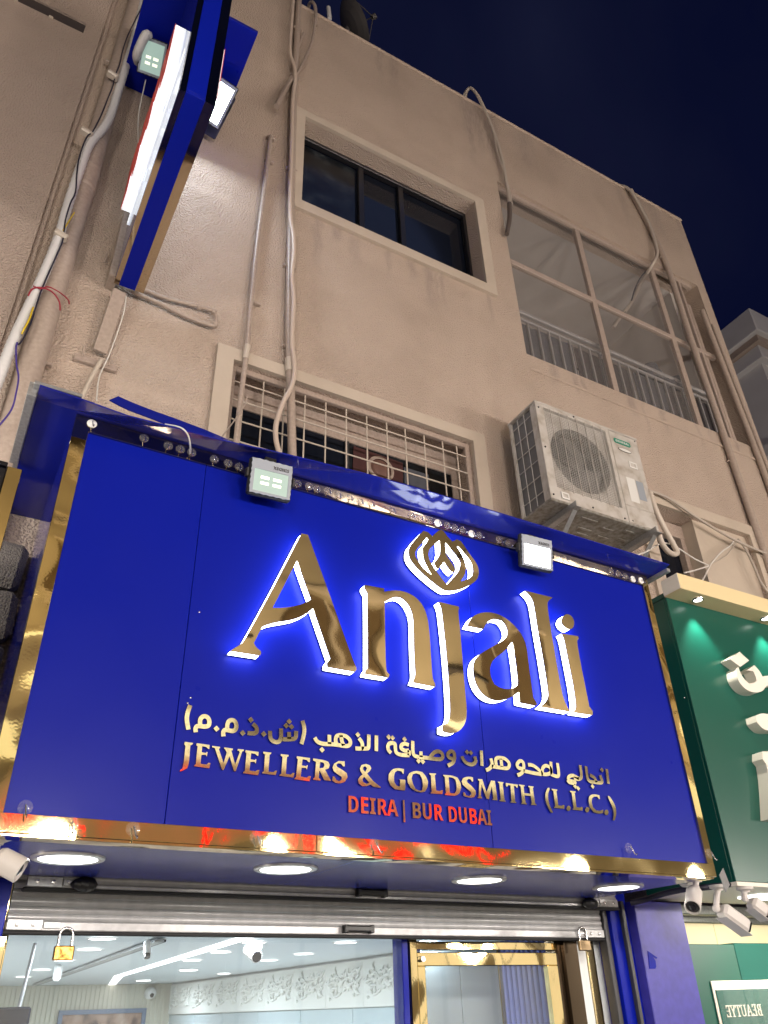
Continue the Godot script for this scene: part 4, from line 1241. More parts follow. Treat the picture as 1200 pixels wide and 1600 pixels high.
# ---------------------------------------------------------------- projecting sign
func blade_sign() -> void:
	var t := thing("blade_sign", "thin blue projecting sign with white lit letters, seen from below", "sign", Vector3(0.3, 5.28, 0.1))
	box("core", Vector3(0.225, 5.30, 0.13), Vector3(0.375, 7.25, 1.34), M.blue_gloss, t, 0.0)
	# blue edge band along the bottom and up the front
	box("edge_band", Vector3(0.255, 5.28, 0.1), Vector3(0.345, 5.299, 1.365), M.blue_panel, t, 0.001)
	box("edge_band", Vector3(0.255, 5.2995, 1.341), Vector3(0.345, 7.25, 1.365), M.blue_panel, t, 0.001)
	for sx in [-1.0, 1.0]:
		var x0: float = 0.3 + sx * 0.046
		var x1: float = 0.3 + sx * (0.074 if sx < 0 else 0.094)
		box("trim", Vector3(x0, 5.282, 0.1), Vector3(x1, 5.335, 1.3095), M.gold_top, t, 0.0)
		box("trim", Vector3(x0, 5.282, 1.31), Vector3(x1, 7.25, 1.362), M.gold_top, t, 0.0)
		# lit channel letters standing off the face
		var xa: float = 0.3 + sx * 0.076
		var xb: float = 0.3 + sx * 0.135
		var z := 0.22
		var k := 0
		var ws := [0.19, 0.1, 0.13, 0.16, 0.09, 0.17, 0.14]
		var hs := [0.45, 0.3, 0.5, 0.34, 0.42, 0.3, 0.46]
		var ys := [5.76, 5.84, 5.70, 5.82, 5.73, 5.86, 5.72]
		for i in ws.size():
			var st := ST()
			bb(st, Vector3(xa, ys[i], z), Vector3(xb, ys[i] + hs[i], z + ws[i] - 0.042), 0.003)
			var l := part("channel_letter", st, M.blade_letter, t)
			st = ST()
			var xo: float = xb + sx * 0.0035
			bb(st, Vector3(xb + sx * 0.0005, ys[i] - 0.002, z - 0.002), Vector3(xo, ys[i] + hs[i] + 0.002, z + ws[i] - 0.04), 0.0)
			part("face_rim", st, M.red_acrylic, l, true)
			z += ws[i]
		var st2 := ST()
		bb(st2, Vector3(0.3 + sx * 0.0755, 5.70, 0.18), Vector3(0.3 + sx * 0.083, 5.735, 1.3), 0.001)
		part("light_strip", st2, M.blade_letter, t)
	# cap plate that carries the flood lights
	box("cap_plate", Vector3(-0.02, 7.30, 0.004), Vector3(0.705, 7.33, 0.78), M.blue_panel, t, 0.002)
	# bracket to the wall
	var b := ST()
	bar(b, Vector3(0.267, 5.245, 0.09), Vector3(0.239, 4.793, 0.05), 0.075, 0.02, Vector3(0.1, 0, 1), 0.003)
	part("bracket_arm", b, M.pipe_paint, t)
	b = ST()
	bb(b, Vector3(0.12, 4.715, 0.002), Vector3(0.345, 4.755, 0.03), 0.003)
	part("bracket_foot", b, M.frame_paint, t)
	b = ST()
	bb(b, Vector3(0.19, 5.32, 0.002), Vector3(0.24, 5.9, 0.12), 0.003)
	part("bracket_post", b, M.pipe_paint, t)
	for q in [Vector3(0.16, 4.77, 0.03), Vector3(0.3, 4.765, 0.03), Vector3(0.158, 5.532, 0.02)]:
		b = ST()
		cyl(b, q + Vector3(0, -0.03, 0.0), q + Vector3(0, 0.05, 0.004), 0.006, 8)
		part("bolt", b, M.pipe_paint, t)
	# flood lights under the cap
	var f := thing("flood_light", "dim white flood light left of the projecting blue sign", "flood light", Vector3(0.12, 7.28, 0.36))
	flood_body(f, Vector3(0.125, 7.17, 0.36), Basis(Vector3.RIGHT, deg_to_rad(62)) * Basis(Vector3.BACK, 0.1), Vector2(0.17, 0.23), M.flood_glass, true, "")
	var st3 := ST()
	bb(st3, Vector3(0.13, 7.19, 0.40), Vector3(0.155, 7.30, 0.405), 0.001)
	part("bracket", st3, M.galvanised, f)
	st3 = ST()
	tube(st3, catmull([Vector3(0.045, 7.2, 0.26), Vector3(0.03, 7.15, 0.35), Vector3(0.05, 7.2, 0.47), Vector3(0.08, 7.21, 0.46)], 4), [0.02, 0.022, 0.026, 0.028, 0.03, 0.03, 0.03, 0.03, 0.03, 0.028, 0.026, 0.022, 0.02], 8)
	part("plastic_wrap", st3, M.conduit_white, f)
	area(Vector3(0.125, 7.12, 0.38), Vector3(0, -0.94, 0.34), Vector2(0.12, 0.16), Color(0.85, 0.95, 1.0), 0.001, "flood_glow", f)
	f = thing("flood_light", "dazzling white flood light right of the projecting blue sign", "flood light", Vector3(0.58, 7.28, 0.3))
	flood_body(f, Vector3(0.57, 7.12, 0.31), Basis(Vector3.RIGHT, deg_to_rad(62)) * Basis(Vector3.BACK, -0.15), Vector2(0.24, 0.31), M.flood_glass_bright, false, "")
	var mp := ST()
	bx(mp, Vector3(0.6, 7.17, 0.2), Vector3(0.2, 0.32, 0.02), 0.012, Basis(Vector3.RIGHT, deg_to_rad(62)) * Basis(Vector3.BACK, -0.15))
	part("mount_plate", mp, M.navy_plate, f)
	area(Vector3(0.57, 7.08, 0.335), Vector3(0.05, -0.88, 0.47), Vector2(0.12, 0.16), Color(0.93, 0.97, 1.0), 1.3, "flood_glow", f)

# a flat LED flood light; the face looks along basis.z
func flood_body(f: Node3D, c: Vector3, b: Basis, size: Vector2, glass: Material, cells: bool, text: String) -> void:
	var st := ST()
	bx(st, c - b.z * 0.012, Vector3(size.x, size.y, 0.03), 0.008, b)
	for k in 5:
		bx(st, c - b.z * 0.034 + b.x * (k - 2) * size.x * 0.17, Vector3(0.006, size.y * 0.75, 0.02), 0.001, b)
	part("housing", st, M.black_plastic, f)
	# white bezel with a scalloped edge
	var n := 60
	var outer := PackedVector2Array()
	var hw := size.x * 0.5 - 0.008
	var hh := size.y * 0.5 - 0.008
	for side in 4:
		var m2 := 12
		for k in m2:
			var u := float(k) / m2 * 2 - 1
			var o := 0.003 if k % 2 == 0 else 0.0
			match side:
				0: outer.append(Vector2(u * hw, -hh - o))
				1: outer.append(Vector2(hw + o, u * hh))
				2: outer.append(Vector2(-u * hw, hh + o))
				3: outer.append(Vector2(-hw - o, -u * hh))
	var top := 0.42 if text != "" else 0.86
	var inner := v2([-hw * 0.86, -hh * 0.88, hw * 0.86, -hh * 0.88, hw * 0.86, hh * top, -hw * 0.86, hh * top])
	st = ST()
	prism(st, outer, [inner], 0.0, 0.004)
	var o := part("bezel", st, M.flood_bezel, f)
	o.transform = Transform3D(b, c + b.z * 0.0035 - f.position)
	st = ST()
	bx(st, c + b * Vector3(0, hh * (top - 0.88) * 0.5, 0.0048), Vector3(hw * 1.71, hh * (top + 0.87), 0.002), 0.0, b)
	part("lit_glass", st, glass, f)
	if cells:
		for r in 2:
			for q in 2:
				st = ST()
				bx(st, c + b * Vector3((q - 0.5) * hw * 0.62, -hh * 0.2 + (r - 0.5) * hh * 0.34, 0.0066), Vector3(hw * 0.42, hh * 0.16, 0.0008), 0.0, b)
				part("led_row", st, M.flood_cells, f)
	if text != "":
		var font := SystemFont.new()
		font.font_names = PackedStringArray(["Droid Sans"])
		font.font_weight = 700
		var tm := TextMesh.new()
		tm.font = font
		tm.font_size = 32
		tm.pixel_size = 0.0006
		tm.depth = 0.001
		tm.text = text
		var o2 := MeshInstance3D.new()
		o2.name = "lettering"
		o2.mesh = tm
		o2.material_override = M.black_plastic
		f.add_child(o2, true)
		o2.transform = Transform3D(b * Basis(Vector3.BACK, PI), c + b * Vector3(hw * 0.45, hh * 0.68, 0.0085) - f.position)
	for sx in [-1.0, 1.0]:
		st = ST()
		bx(st, c + b * Vector3(sx * (size.x * 0.5 + 0.006), 0.01, -0.01), Vector3(0.01, 0.04, 0.025), 0.002, b)
		part("yoke", st, M.black_plastic, f)

# ---------------------------------------------------------------- flood lights and hooks on the sign
func sign_fittings() -> void:
	var b := Basis(Vector3.RIGHT, deg_to_rad(12)) * Basis(Vector3.BACK, deg_to_rad(2))
	var f := thing("flood_light", "dim pale flood light with scalloped white bezel above the letter A", "flood light", Vector3(0.925, 3.72, 0.9))
	flood_body(f, Vector3(0.925, 3.605, 0.955), b, Vector2(0.19, 0.165), M.flood_glass, true, "SINDEX")
	var st := ST()
	bb(st, Vector3(0.9, 3.69, 0.90), Vector3(0.95, 3.722, 0.945), 0.002)
	part("bracket", st, M.black_plastic, f)
	area(Vector3(0.925, 3.58, 0.985), b.z, Vector2(0.15, 0.08), Color(0.85, 1.0, 0.93), 0.0006, "flood_glow", f)
	f = thing("flood_light", "bright flood light hung under the canopy between emblem and letter l", "flood light", Vector3(2.32, 3.72, 0.9))
	flood_body(f, Vector3(2.325, 3.615, 0.945), b, Vector2(0.2, 0.17), M.flood_glass_bright, false, "SINDEX")
	st = ST()
	bb(st, Vector3(2.3, 3.69, 0.90), Vector3(2.35, 3.722, 0.935), 0.002)
	part("bracket", st, M.black_plastic, f)
	st = ST()
	tube(st, catmull([Vector3(2.22, 3.62, 0.93), Vector3(2.17, 3.63, 0.91), Vector3(2.18, 3.68, 0.885), Vector3(2.21, 3.7, 0.88)], 5), 0.004, 6)
	part("cable", st, M.cable_black, f)
	area(Vector3(2.325, 3.59, 0.98), b.z, Vector2(0.15, 0.1), Color(0.93, 1.0, 0.95), 3.0, "flood_glow", f)
	# suction hooks
	var clear := suction_hook(M.clear_plastic, "clear suction hook on the top trim, first clear one from the left", "suction hooks along the top trim")
	var white: Node3D = null
	var first := true
	var nth := 0
	for q in [Vector3(0.413, 3.694, 0.873), Vector3(0.511, 3.69, 0.873), Vector3(0.561, 3.69, 0.873), Vector3(0.608, 3.689, 0.873), Vector3(0.704, 3.687, 0.873), Vector3(0.764, 3.686, 0.873), Vector3(0.812, 3.684, 0.873), Vector3(1.079, 3.682, 0.873), Vector3(1.133, 3.684, 0.873), Vector3(1.171, 3.682, 0.873), Vector3(1.225, 3.689, 0.873), Vector3(1.278, 3.682, 0.873), Vector3(1.335, 3.684, 0.873), Vector3(1.389, 3.681, 0.873), Vector3(1.443, 3.685, 0.873), Vector3(1.553, 3.684, 0.873), Vector3(1.657, 3.688, 0.873), Vector3(1.705, 3.684, 0.873), Vector3(1.755, 3.685, 0.873), Vector3(1.856, 3.683, 0.873), Vector3(1.899, 3.681, 0.873), Vector3(1.944, 3.682, 0.873), Vector3(2.041, 3.679, 0.873), Vector3(2.161, 3.682, 0.873), Vector3(2.213, 3.677, 0.873), Vector3(2.58, 3.677, 0.873), Vector3(2.902, 3.684, 0.873), Vector3(2.949, 3.682, 0.873), Vector3(2.999, 3.677, 0.873)]:
		var xf := Transform3D(Basis(Vector3.BACK, rng.randf_range(-0.25, 0.25)), q)
		if first:
			clear.transform = xf
			first = false
		else:
			dup(clear, "suction_hook", "clear suction hook on the top trim, %s clear one from the left" % ORD[nth], xf)
			nth += 1
	var wl := ["white suction hook at the left end of the top trim", "white suction hook just above the flower emblem", "white suction hook right of the flower emblem", "white suction hook second from the right end of the top trim", "white suction hook at the right end of the top trim"]
	var k := 0
	for q in [Vector3(0.212, 3.693, 0.873), Vector3(1.801, 3.682, 0.873), Vector3(1.995, 3.674, 0.873), Vector3(3.054, 3.672, 0.873), Vector3(3.115, 3.678, 0.873)]:
		var h := suction_hook(M.white_plastic, wl[k], "white suction hooks")
		h.transform = Transform3D(Basis(Vector3.BACK, rng.randf_range(-0.2, 0.2)), q)
		k += 1
	var bl := ["clear suction hook on the blue panel at the lower left corner", "clear suction hook first from the left on the bottom trim", "clear suction hook second from the left on the bottom trim", "clear suction hook third from the left on the bottom trim", "clear suction hook fourth from the left on the bottom trim", "clear suction hook at the lower right corner of the gold frame", "clear suction hook on the blue panel near the lower right corner"]
	k = 0
	for q in [Vector3(0.261, 2.275, 0.874), Vector3(0.397, 2.238, 0.874), Vector3(0.579, 2.237, 0.874), Vector3(0.98, 2.234, 0.874), Vector3(1.424, 2.239, 0.874), Vector3(3.147, 2.299, 0.874), Vector3(2.654, 2.296, 0.874)]:
		var h := suction_hook(M.clear_plastic, bl[k], "suction hooks along the bottom")
		h.transform = Transform3D(Basis(Vector3.BACK, rng.randf_range(-0.4, 0.4)).scaled(Vector3.ONE * 1.15), q)
		k += 1
	# white lead drooping over the trim
	st = ST()
	tube(st, catmull([Vector3(0.467, 3.715, 0.97), Vector3(0.522, 3.697, 1), Vector3(0.554, 3.667, 1.005), Vector3(0.578, 3.656, 0.96), Vector3(0.598, 3.671, 0.89)], 6), 0.0032, 6)
	var w := thing("cable", "short white lead drooping over the trim left of the dim flood light", "cable", Vector3(0.6, 3.6, 0.95))
	part("lead", st, M.cable_white, w)

func suction_hook(m: Material, label: String, group: String) -> Node3D:
	var h := thing("suction_hook", label, "hook", Vector3.ZERO, group)
	var st := ST()
	lathe(st, Vector3.ZERO, Vector3.BACK, [[0.019, 0.0], [0.018, 0.003], [0.011, 0.0055], [0.005, 0.008], [0.005, 0.013], [0.0, 0.015]], 20)
	part("cup", st, m, h, true)
	st = ST()
	tube(st, [Vector3(0, 0.004, 0.013), Vector3(0, -0.008, 0.017), Vector3(0.001, -0.022, 0.019), Vector3(0.002, -0.028, 0.024), Vector3(0.002, -0.024, 0.03)], 0.0022, 6)
	part("hook", st, M.steel, h, true)
	return h

# ---------------------------------------------------------------- shop front
func slat(st: SurfaceTool, x0: float, x1: float, y0: float, y1: float, z: float, bulge: float) -> void:
	st.set_smooth_group(0)
	var n := 8
	for k in n:
		var a0 := float(k) / n
		var a1 := float(k + 1) / n
		var p0 := Vector2(lerpf(y0, y1, a0), z + bulge * sin(PI * a0))
		var p1 := Vector2(lerpf(y0, y1, a1), z + bulge * sin(PI * a1))
		quad(st, Vector3(x0, p1.x, p1.y), Vector3(x1, p1.x, p1.y), Vector3(x1, p0.x, p0.y), Vector3(x0, p0.x, p0.y))
	st.set_smooth_group(-1)
	quad(st, Vector3(x0, y0, z - 0.012), Vector3(x1, y0, z - 0.012), Vector3(x1, y1, z - 0.012), Vector3(x0, y1, z - 0.012))
	quad(st, Vector3(x0, y0, z), Vector3(x1, y0, z), Vector3(x1, y0, z - 0.012), Vector3(x0, y0, z - 0.012))

func shutter(label: String, x0: float, x1: float, z: float, ys: Array, ybot: float, hx: float) -> void:
	var t := thing("roller_shutter", label, "shutter", Vector3(1.8, ybot, z))
	for k in ys.size() - 1:
		var st := ST()
		slat(st, x0, x1, ys[k] + 0.0015, ys[k + 1], z, 0.006)
		part("slat", st, M.shutter_paint, t)
	box("bottom_bar", Vector3(x0, ybot + 0.013, z - 0.02), Vector3(x1, ys[0], z + 0.008), M.shutter_paint, t, 0.003)
	box("rubber_seal", Vector3(x0 - 0.01, ybot, z - 0.025), Vector3(x1 + 0.01, ybot + 0.0125, z + 0.012), M.rubber, t, 0.003)
	# lock plates at both ends
	for e in [[x0, 1.0], [x1, -1.0]]:
		var sx: float = e[1]
		var x: float = e[0]
		var st := ST()
		bb(st, Vector3(x, ybot + 0.014, z + 0.0085), Vector3(x + sx * 0.125, ybot + 0.05, z + 0.015), 0.002)
		bb(st, Vector3(x + sx * 0.127, ybot + 0.02, z + 0.0085), Vector3(x + sx * 0.19, ybot + 0.044, z + 0.013), 0.002)
		var lp := part("lock_plate", st, M.galvanised, t)
		for q in [0.035, 0.092]:
			st = ST()
			lathe(st, Vector3(x + sx * q, ybot + 0.032, z + 0.0152), Vector3.BACK, [[0.008, 0.0], [0.007, 0.004], [0.0, 0.005]], 12)
			part("rivet", st, M.steel, lp, true)
		st = ST()
		bb(st, Vector3(x + sx * 0.14, ybot + 0.029, z + 0.0135), Vector3(x + sx * 0.18, ybot + 0.035, z + 0.016), 0.001)
		part("bolt_slot", st, M.steel, lp, true)
	var st2 := ST()
	bb(st2, Vector3(hx, ybot + 0.022, z + 0.02), Vector3(hx + 0.15, ybot + 0.048, z + 0.045), 0.006)
	bb(st2, Vector3(hx, ybot + 0.018, z + 0.0085), Vector3(hx + 0.022, ybot + 0.05, z + 0.044), 0.004)
	bb(st2, Vector3(hx + 0.128, ybot + 0.018, z + 0.0085), Vector3(hx + 0.15, ybot + 0.05, z + 0.044), 0.004)
	part("handle", st2, M.black_plastic, t)

func padlock(label: String, at: Vector3, m: Material) -> void:
	var t := thing("padlock", label, "padlock", at)
	var st := ST()
	bb(st, at + Vector3(-0.036, -0.048, -0.011), at + Vector3(0.036, 0, 0.011), 0.004)
	part("body", st, m, t)
	st = ST()
	var pts := [at + Vector3(-0.024, -0.002, 0)]
	for k in 9:
		var a := PI - PI * k / 8.0
		pts.append(at + Vector3(0.024 * cos(a), 0.034 + 0.024 * sin(a), 0))
	pts.append(at + Vector3(0.024, -0.002, 0))
	tube(st, pts, 0.0055, 8)
	part("shackle", st, M.steel, t)

func shopfront() -> void:
	shutter("grey outer roller shutter, rolled up just under the blue soffit", 0.40, 3.31, 0.075, [2.178, 2.215, 2.252, 2.29], 2.15, 1.756)
	shutter("grey inner roller shutter whose black edge hangs over the shop glass", 0.37, 3.27, -0.02, [2.06, 2.085, 2.11, 2.14, 2.17, 2.2, 2.23], 2.016, 1.737)
	padlock("brass padlock hanging from the left end of the inner shutter", Vector3(0.584, 1.98, 0), M.brass)
	padlock("dull bronze padlock hanging from the right end of the inner shutter", Vector3(3.117, 2.018, 0), M.bronze)
	# black cloths tied to the outer shutter's locks
	for q in [[0.60, "black cloth wad tied to the left lock of the outer shutter"], [3.1, "black cloth wad tied to the right lock of the outer shutter"]]:
		var c := thing("cloth_wad", q[1], "cloth", Vector3(q[0], 2.15, 0.1))
		var st := ST()
		var x: float = q[0]
		lathe(st, Vector3(x - 0.05, 2.175, 0.105), Vector3.RIGHT, [[0.004, 0.0], [0.016, 0.012], [0.024, 0.035], [0.028, 0.06], [0.022, 0.085], [0.0, 0.1]], 9)
		bx(st, Vector3(x + 0.005, 2.185, 0.1), Vector3(0.05, 0.05, 0.03), 0.012, Basis(Vector3.BACK, 0.5))
		part("cloth", st, M.black_plastic, c)
	# pillars
	var t := thing("blue_pillar", "blue painted pillar with dark shutter rail right of the shop glass", "pillar", Vector3(3.6, 0.12, 0.04))
	box("front_panel", Vector3(3.435, 0.12, -0.2), Vector3(3.79, 2.199, 0.08), M.blue_paint, t, 0.004)
	box("inner_panel", Vector3(3.31, 0.12, -0.2), Vector3(3.4349, 2.3, 0.02), M.blue_panel, t, 0.003)
	box("shutter_rail", Vector3(3.37, 0.12, 0.0205), Vector3(3.392, 2.2, 0.05), M.dark_frame, t, 0.003)
	box("shutter_rail", Vector3(3.275, 0.12, -0.06), Vector3(3.305, 2.3, 0.0), M.dark_frame, t, 0.003)
	var st := ST()
	prism(st, v2([3.47, 1.965, 3.53, 1.935, 3.522, 1.93, 3.5, 1.94, 3.512, 1.92, 3.51, 1.895, 3.5, 1.885, 3.46, 1.885]), [], 0.0805, 0.083)
	part("bracket", st, M.blue_panel, t)
	t = thing("blue_pillar", "blue painted pillar at the left end of the shutters", "pillar", Vector3(0.2, 0.12, 0.0))
	box("front_panel", Vector3(0.0, 0.12, -0.2), Vector3(0.36, 2.199, 0.02), M.blue_panel, t, 0.004)
	box("gold_edge", Vector3(0.3605, 0.12, -0.19), Vector3(0.385, 2.199, -0.05), M.gold, t, 0.002)
	# lintel over the shutters, hidden by the sign box
	box("lintel", Vector3(0.0, 2.302, -0.25), Vector3(3.79, 2.5, -0.23), M.room_dark, t, 0.0)
	# glass front and door
	var f := thing("shop_facade", "clear glass shop front with a gold framed door, below the shutters", "shop front", Vector3(1.8, 0.12, -0.15))
	box("glass_pane", Vector3(0.385, 0.15, -0.155), Vector3(1.265, 2.3, -0.149), M.pane, f, 0.0)
	box("glass_pane", Vector3(1.267, 0.15, -0.155), Vector3(2.118, 2.3, -0.149), M.pane, f, 0.0)
	box("gold_strip", Vector3(0.386, 0.12, -0.17), Vector3(0.40, 2.3, -0.14), M.gold, f, 0.001)
	box("blue_mullion", Vector3(2.095, 0.12, -0.19), Vector3(2.128, 2.3, -0.1), M.blue_gloss, f, 0.003)
	box("door_post", Vector3(2.13, 0.12, -0.2), Vector3(2.172, 2.3, -0.09), M.gold, f, 0.004)
	box("door_post", Vector3(3.02, 0.12, -0.2), Vector3(3.06, 2.3, -0.12), M.dark_bronze, f, 0.004)
	box("door_post", Vector3(3.0605, 0.12, -0.2), Vector3(3.15, 2.3, -0.09), M.dark_bronze, f, 0.004)
	box("transom", Vector3(2.1725, 1.978, -0.19), Vector3(3.019, 2.013, -0.1), M.gold, f, 0.003)
	box("glass_pane", Vector3(2.1725, 2.0135, -0.152), Vector3(3.019, 2.3, -0.148), M.pane, f, 0.0)
	box("white_jamb", Vector3(3.152, 0.12, -0.2), Vector3(3.21, 2.3, -0.1), M.room_white, f, 0.002)
	box("gold_strip", Vector3(3.2105, 0.12, -0.18), Vector3(3.262, 2.3, -0.09), M.gold_satin, f, 0.003)
	box("white_jamb", Vector3(3.2625, 0.12, -0.2), Vector3(3.36, 2.3, -0.1), M.room_white, f, 0.002)
	var d := thing_part("door", f)
	d.set_meta("label", "glass door in a wavy gold mirror frame")
	st = ST()
	bb(st, Vector3(2.178, 1.912, -0.145), Vector3(3.015, 1.968, -0.105), 0.003)
	part("top_rail", st, M.gold, d)
	st = ST()
	bb(st, Vector3(2.178, 0.14, -0.145), Vector3(2.222, 1.9115, -0.105), 0.003)
	bb(st, Vector3(2.95, 0.14, -0.145), Vector3(3.015, 1.9115, -0.105), 0.003)
	part("stile", st, M.gold, d)
	st = ST()
	bb(st, Vector3(2.2225, 0.2, -0.13), Vector3(2.9495, 1.9115, -0.124))
	part("glass_pane", st, M.pane, d)
	st = ST()
	cyl(st, Vector3(2.2, 1.94, -0.105), Vector3(2.2, 1.94, -0.085), 0.012, 12)
	part("pivot", st, M.steel, d)
	# soffit downlights
	var proto: Node3D = null
	var names := ["round recessed soffit light, leftmost of the four under the sign", "round recessed soffit light, second from the left under the sign", "round recessed soffit light, third from the left under the sign", "round recessed soffit light, rightmost of the four under the sign"]
	var k := 0
	for q in [Vector3(0.46, 2.2, 0.525), Vector3(1.23, 2.2, 0.54), Vector3(2.127, 2.2, 0.51), Vector3(2.925, 2.2, 0.5)]:
		if proto == null:
			proto = thing("downlight", names[0], "light", q, "soffit lights under the sign")
			st = ST()
			lathe(st, q, Vector3.DOWN, [[0.118, 0.0], [0.117, 0.006], [0.106, 0.009], [0.094, 0.006]], 48)
			part("ring", st, M.downlight_rim, proto)
			st = ST()
			lathe(st, q, Vector3.DOWN, [[0.0945, 0.0062], [0.05, 0.007], [0.0, 0.007]], 48)
			part("lamp_disc", st, M.downlight_disc, proto)
		else:
			dup(proto, "downlight", names[k], Transform3D(Basis(), q))
		k += 1
	for q in [Vector3(0.46, 2.2, 0.525), Vector3(1.23, 2.2, 0.54), Vector3(2.127, 2.2, 0.51), Vector3(2.925, 2.2, 0.5)]:
		area(q + Vector3(0, -0.012, 0), Vector3.DOWN, Vector2(0.16, 0.16), Color(1.0, 0.97, 0.92), 0.55, "downlight_glow")

# ---------------------------------------------------------------- inside the shop
func shop_interior() -> void:
	var t := thing("shop_room", "bright white shop interior behind the glass", "room", Vector3(1.8, 0.0, -4))
	var yc := 2.115
	box("floor", Vector3(0.05, 0.0, -8.6), Vector3(3.5, 0.12, -0.21), M.floor_tile, t, 0.0)
	box("ceiling", Vector3(0.05, yc, -8.6), Vector3(3.5, yc + 0.1, -0.3), M.room_ceiling, t, 0.0)
	box("left_wall", Vector3(-0.05, 0.12, -8.6), Vector3(0.05, 2.3, -0.26), M.room_white, t, 0.0)
	box("back_wall", Vector3(0.05, 0.12, -8.7), Vector3(3.5, 2.3, -8.6), M.striped_wall, t, 0.0)
	box("right_wall", Vector3(3.5, 0.12, -8.6), Vector3(3.6, 2.3, -0.26), M.room_white, t, 0.0)
	box("bulkhead", Vector3(0.05, 2.1149, -0.3), Vector3(3.5, 2.3, -0.21), M.room_white, t, 0.0)
	var st: SurfaceTool
	# vertical battens on the back wall
	for k in 60:
		st = ST()
		var x := 0.1 + k * 0.056
		bb(st, Vector3(x, 0.12, -8.5995), Vector3(x + 0.03, 2.11, -8.585), 0.002)
		part("batten", st, M.striped_wall, t)
	# right wall: mirror band above, plaster frieze, pale panels below
	for k in 6:
		var z := -8.55 + k * 1.05
		st = ST()
		bb(st, Vector3(3.49, 0.12, z), Vector3(3.4995, 1.76, z + 1.04), 0.002)
		part("wall_panel", st, M.pale_panel, t)
	var zs := [-8.5, -7.55, -6.7, -5.9, -5.15, -4.45, -3.75, -3.05, -2.4]
	for k in zs.size() - 1:
		var fp := box("frieze_panel", Vector3(3.455, 1.765, zs[k]), Vector3(3.4995, 2.095, zs[k + 1] - 0.004), M.frieze_plaster, t, 0.002)
		relief_carving(fp, 3.455, (zs[k] + zs[k + 1]) * 0.5, 1.925, (zs[k + 1] - zs[k]) * 0.40, 0.12, k)
	# blue fluted panels by the door
	for k in 39:
		st = ST()
		var z := -2.3 + k * 0.052
		bb(st, Vector3(3.475, 0.12, z), Vector3(3.4995, 2.1, z + 0.044), 0.008)
		part("blue_flute", st, M.blue_flute, t)
	st = ST()
	bb(st, Vector3(3.46, 0.12, -1.78), Vector3(3.474, 2.1, -1.74), 0.002)
	part("gold_strip", st, M.gold, t)
	st = ST()
	bb(st, Vector3(3.46, 0.12, -2.37), Vector3(3.474, 2.1, -2.33), 0.002)
	part("gold_strip", st, M.gold, t)
	# shop fitting partition seen through the door
	for a in [[Vector3(2.748, 1.919, -1).x, Vector3(3.001, 1.917, -1).x - 0.004], [Vector3(3.001, 1.917, -1).x, Vector3(3.277, 1.915, -1).x]]:
		box("glass_cabinet", Vector3(a[0], 0.12, -1.0), Vector3(a[1], 2.08, -0.97), M.pale_panel, t, 0.002)
	box("gold_strip", Vector3(Vector3(3.277, 1.915, -1).x + 0.002, 0.12, -1.0), Vector3(Vector3(3.305, 1.915, -1).x, 2.08, -0.965), M.gold, t, 0.002)
	# ceiling cove
	var cove := [Vector3(1.762, 2.114, -1.202), Vector3(1.899, 2.114, -2.674), Vector3(2.201, 2.114, -6.112), Vector3(3.27, 2.114, -11.372), Vector3(4.51, 2.114, -21.039)]
	st = ST()
	for k in 3:
		var a: Vector3 = cove[k]
		var b: Vector3 = cove[k + 1]
		bar(st, Vector3(a.x, 2.111, a.z), Vector3(b.x, 2.111, b.z), 0.09, 0.006, Vector3.UP)
	part("cove_light", st, M.cove_light, t)
	# track rail
	var tr := [Vector3(1.309, 2.11, -1.374), Vector3(1.644, 2.11, -7.802)]
	st = ST()
	bar(st, tr[0] + Vector3(0, -0.01, 0), tr[1] + Vector3(0, -0.01, 0), 0.05, 0.015, Vector3.UP)
	part("track_rail", st, M.galvanised, t)
	st = ST()
	bar(st, tr[0] + Vector3(0.03, -0.012, 0), tr[1] + Vector3(0.03, -0.012, 0), 0.01, 0.012, Vector3.UP)
	part("track_rail", st, M.black_plastic, t)
	# lamps
	var k2 := 0
	var spots := [Vector3(1.117, 2.113, -2.262), Vector3(1.221, 2.113, -4.689), Vector3(1.263, 2.113, -6.003), Vector3(1.163, 2.113, -3.359), Vector3(2.034, 2.113, -2.459), Vector3(2.125, 2.113, -3.392), Vector3(1.952, 2.113, -1.623), Vector3(1.017, 2.113, -1.45), Vector3(2.742, 2.113, -2.641), Vector3(2.777, 2.113, -3.415), Vector3(2.545, 2.113, -1.566), Vector3(3.265, 2.113, -8.726), Vector3(3.215, 2.113, -5.742), Vector3(3.664, 2.113, -11.251)]
	var lbl := ["nearest left round ceiling lamp inside the shop", "round ceiling lamp inside the shop, left of the padlock", "round ceiling lamp inside the shop at the far left", "round ceiling lamp inside the shop directly below the brass padlock", "round ceiling lamp inside the shop near the ceiling cove", "round ceiling lamp inside the shop second right of the cove", "round ceiling lamp inside the shop above the white security camera", "round ceiling lamp cut off by the shutter edge", "round ceiling lamp inside the shop before the frieze, middle one", "round ceiling lamp inside the shop before the frieze, left one", "round ceiling lamp inside the shop near the gold strips", "small far ceiling lamp beside the dome camera", "small far ceiling lamp above the frieze", "small far ceiling lamp left of the dome camera"]
	for q in spots:
		var l := thing("ceiling_lamp", lbl[k2], "light", q, "ceiling lamps inside the shop")
		st = ST()
		lathe(st, q, Vector3.DOWN, [[0.085, 0.0], [0.082, 0.004], [0.07, 0.005]], 28)
		part("ring", st, M.white_plastic, l)
		st = ST()
		lathe(st, q, Vector3.DOWN, [[0.0702, 0.0045], [0.0, 0.005]], 28)
		part("lamp_disc", st, M.room_lamp, l)
		k2 += 1
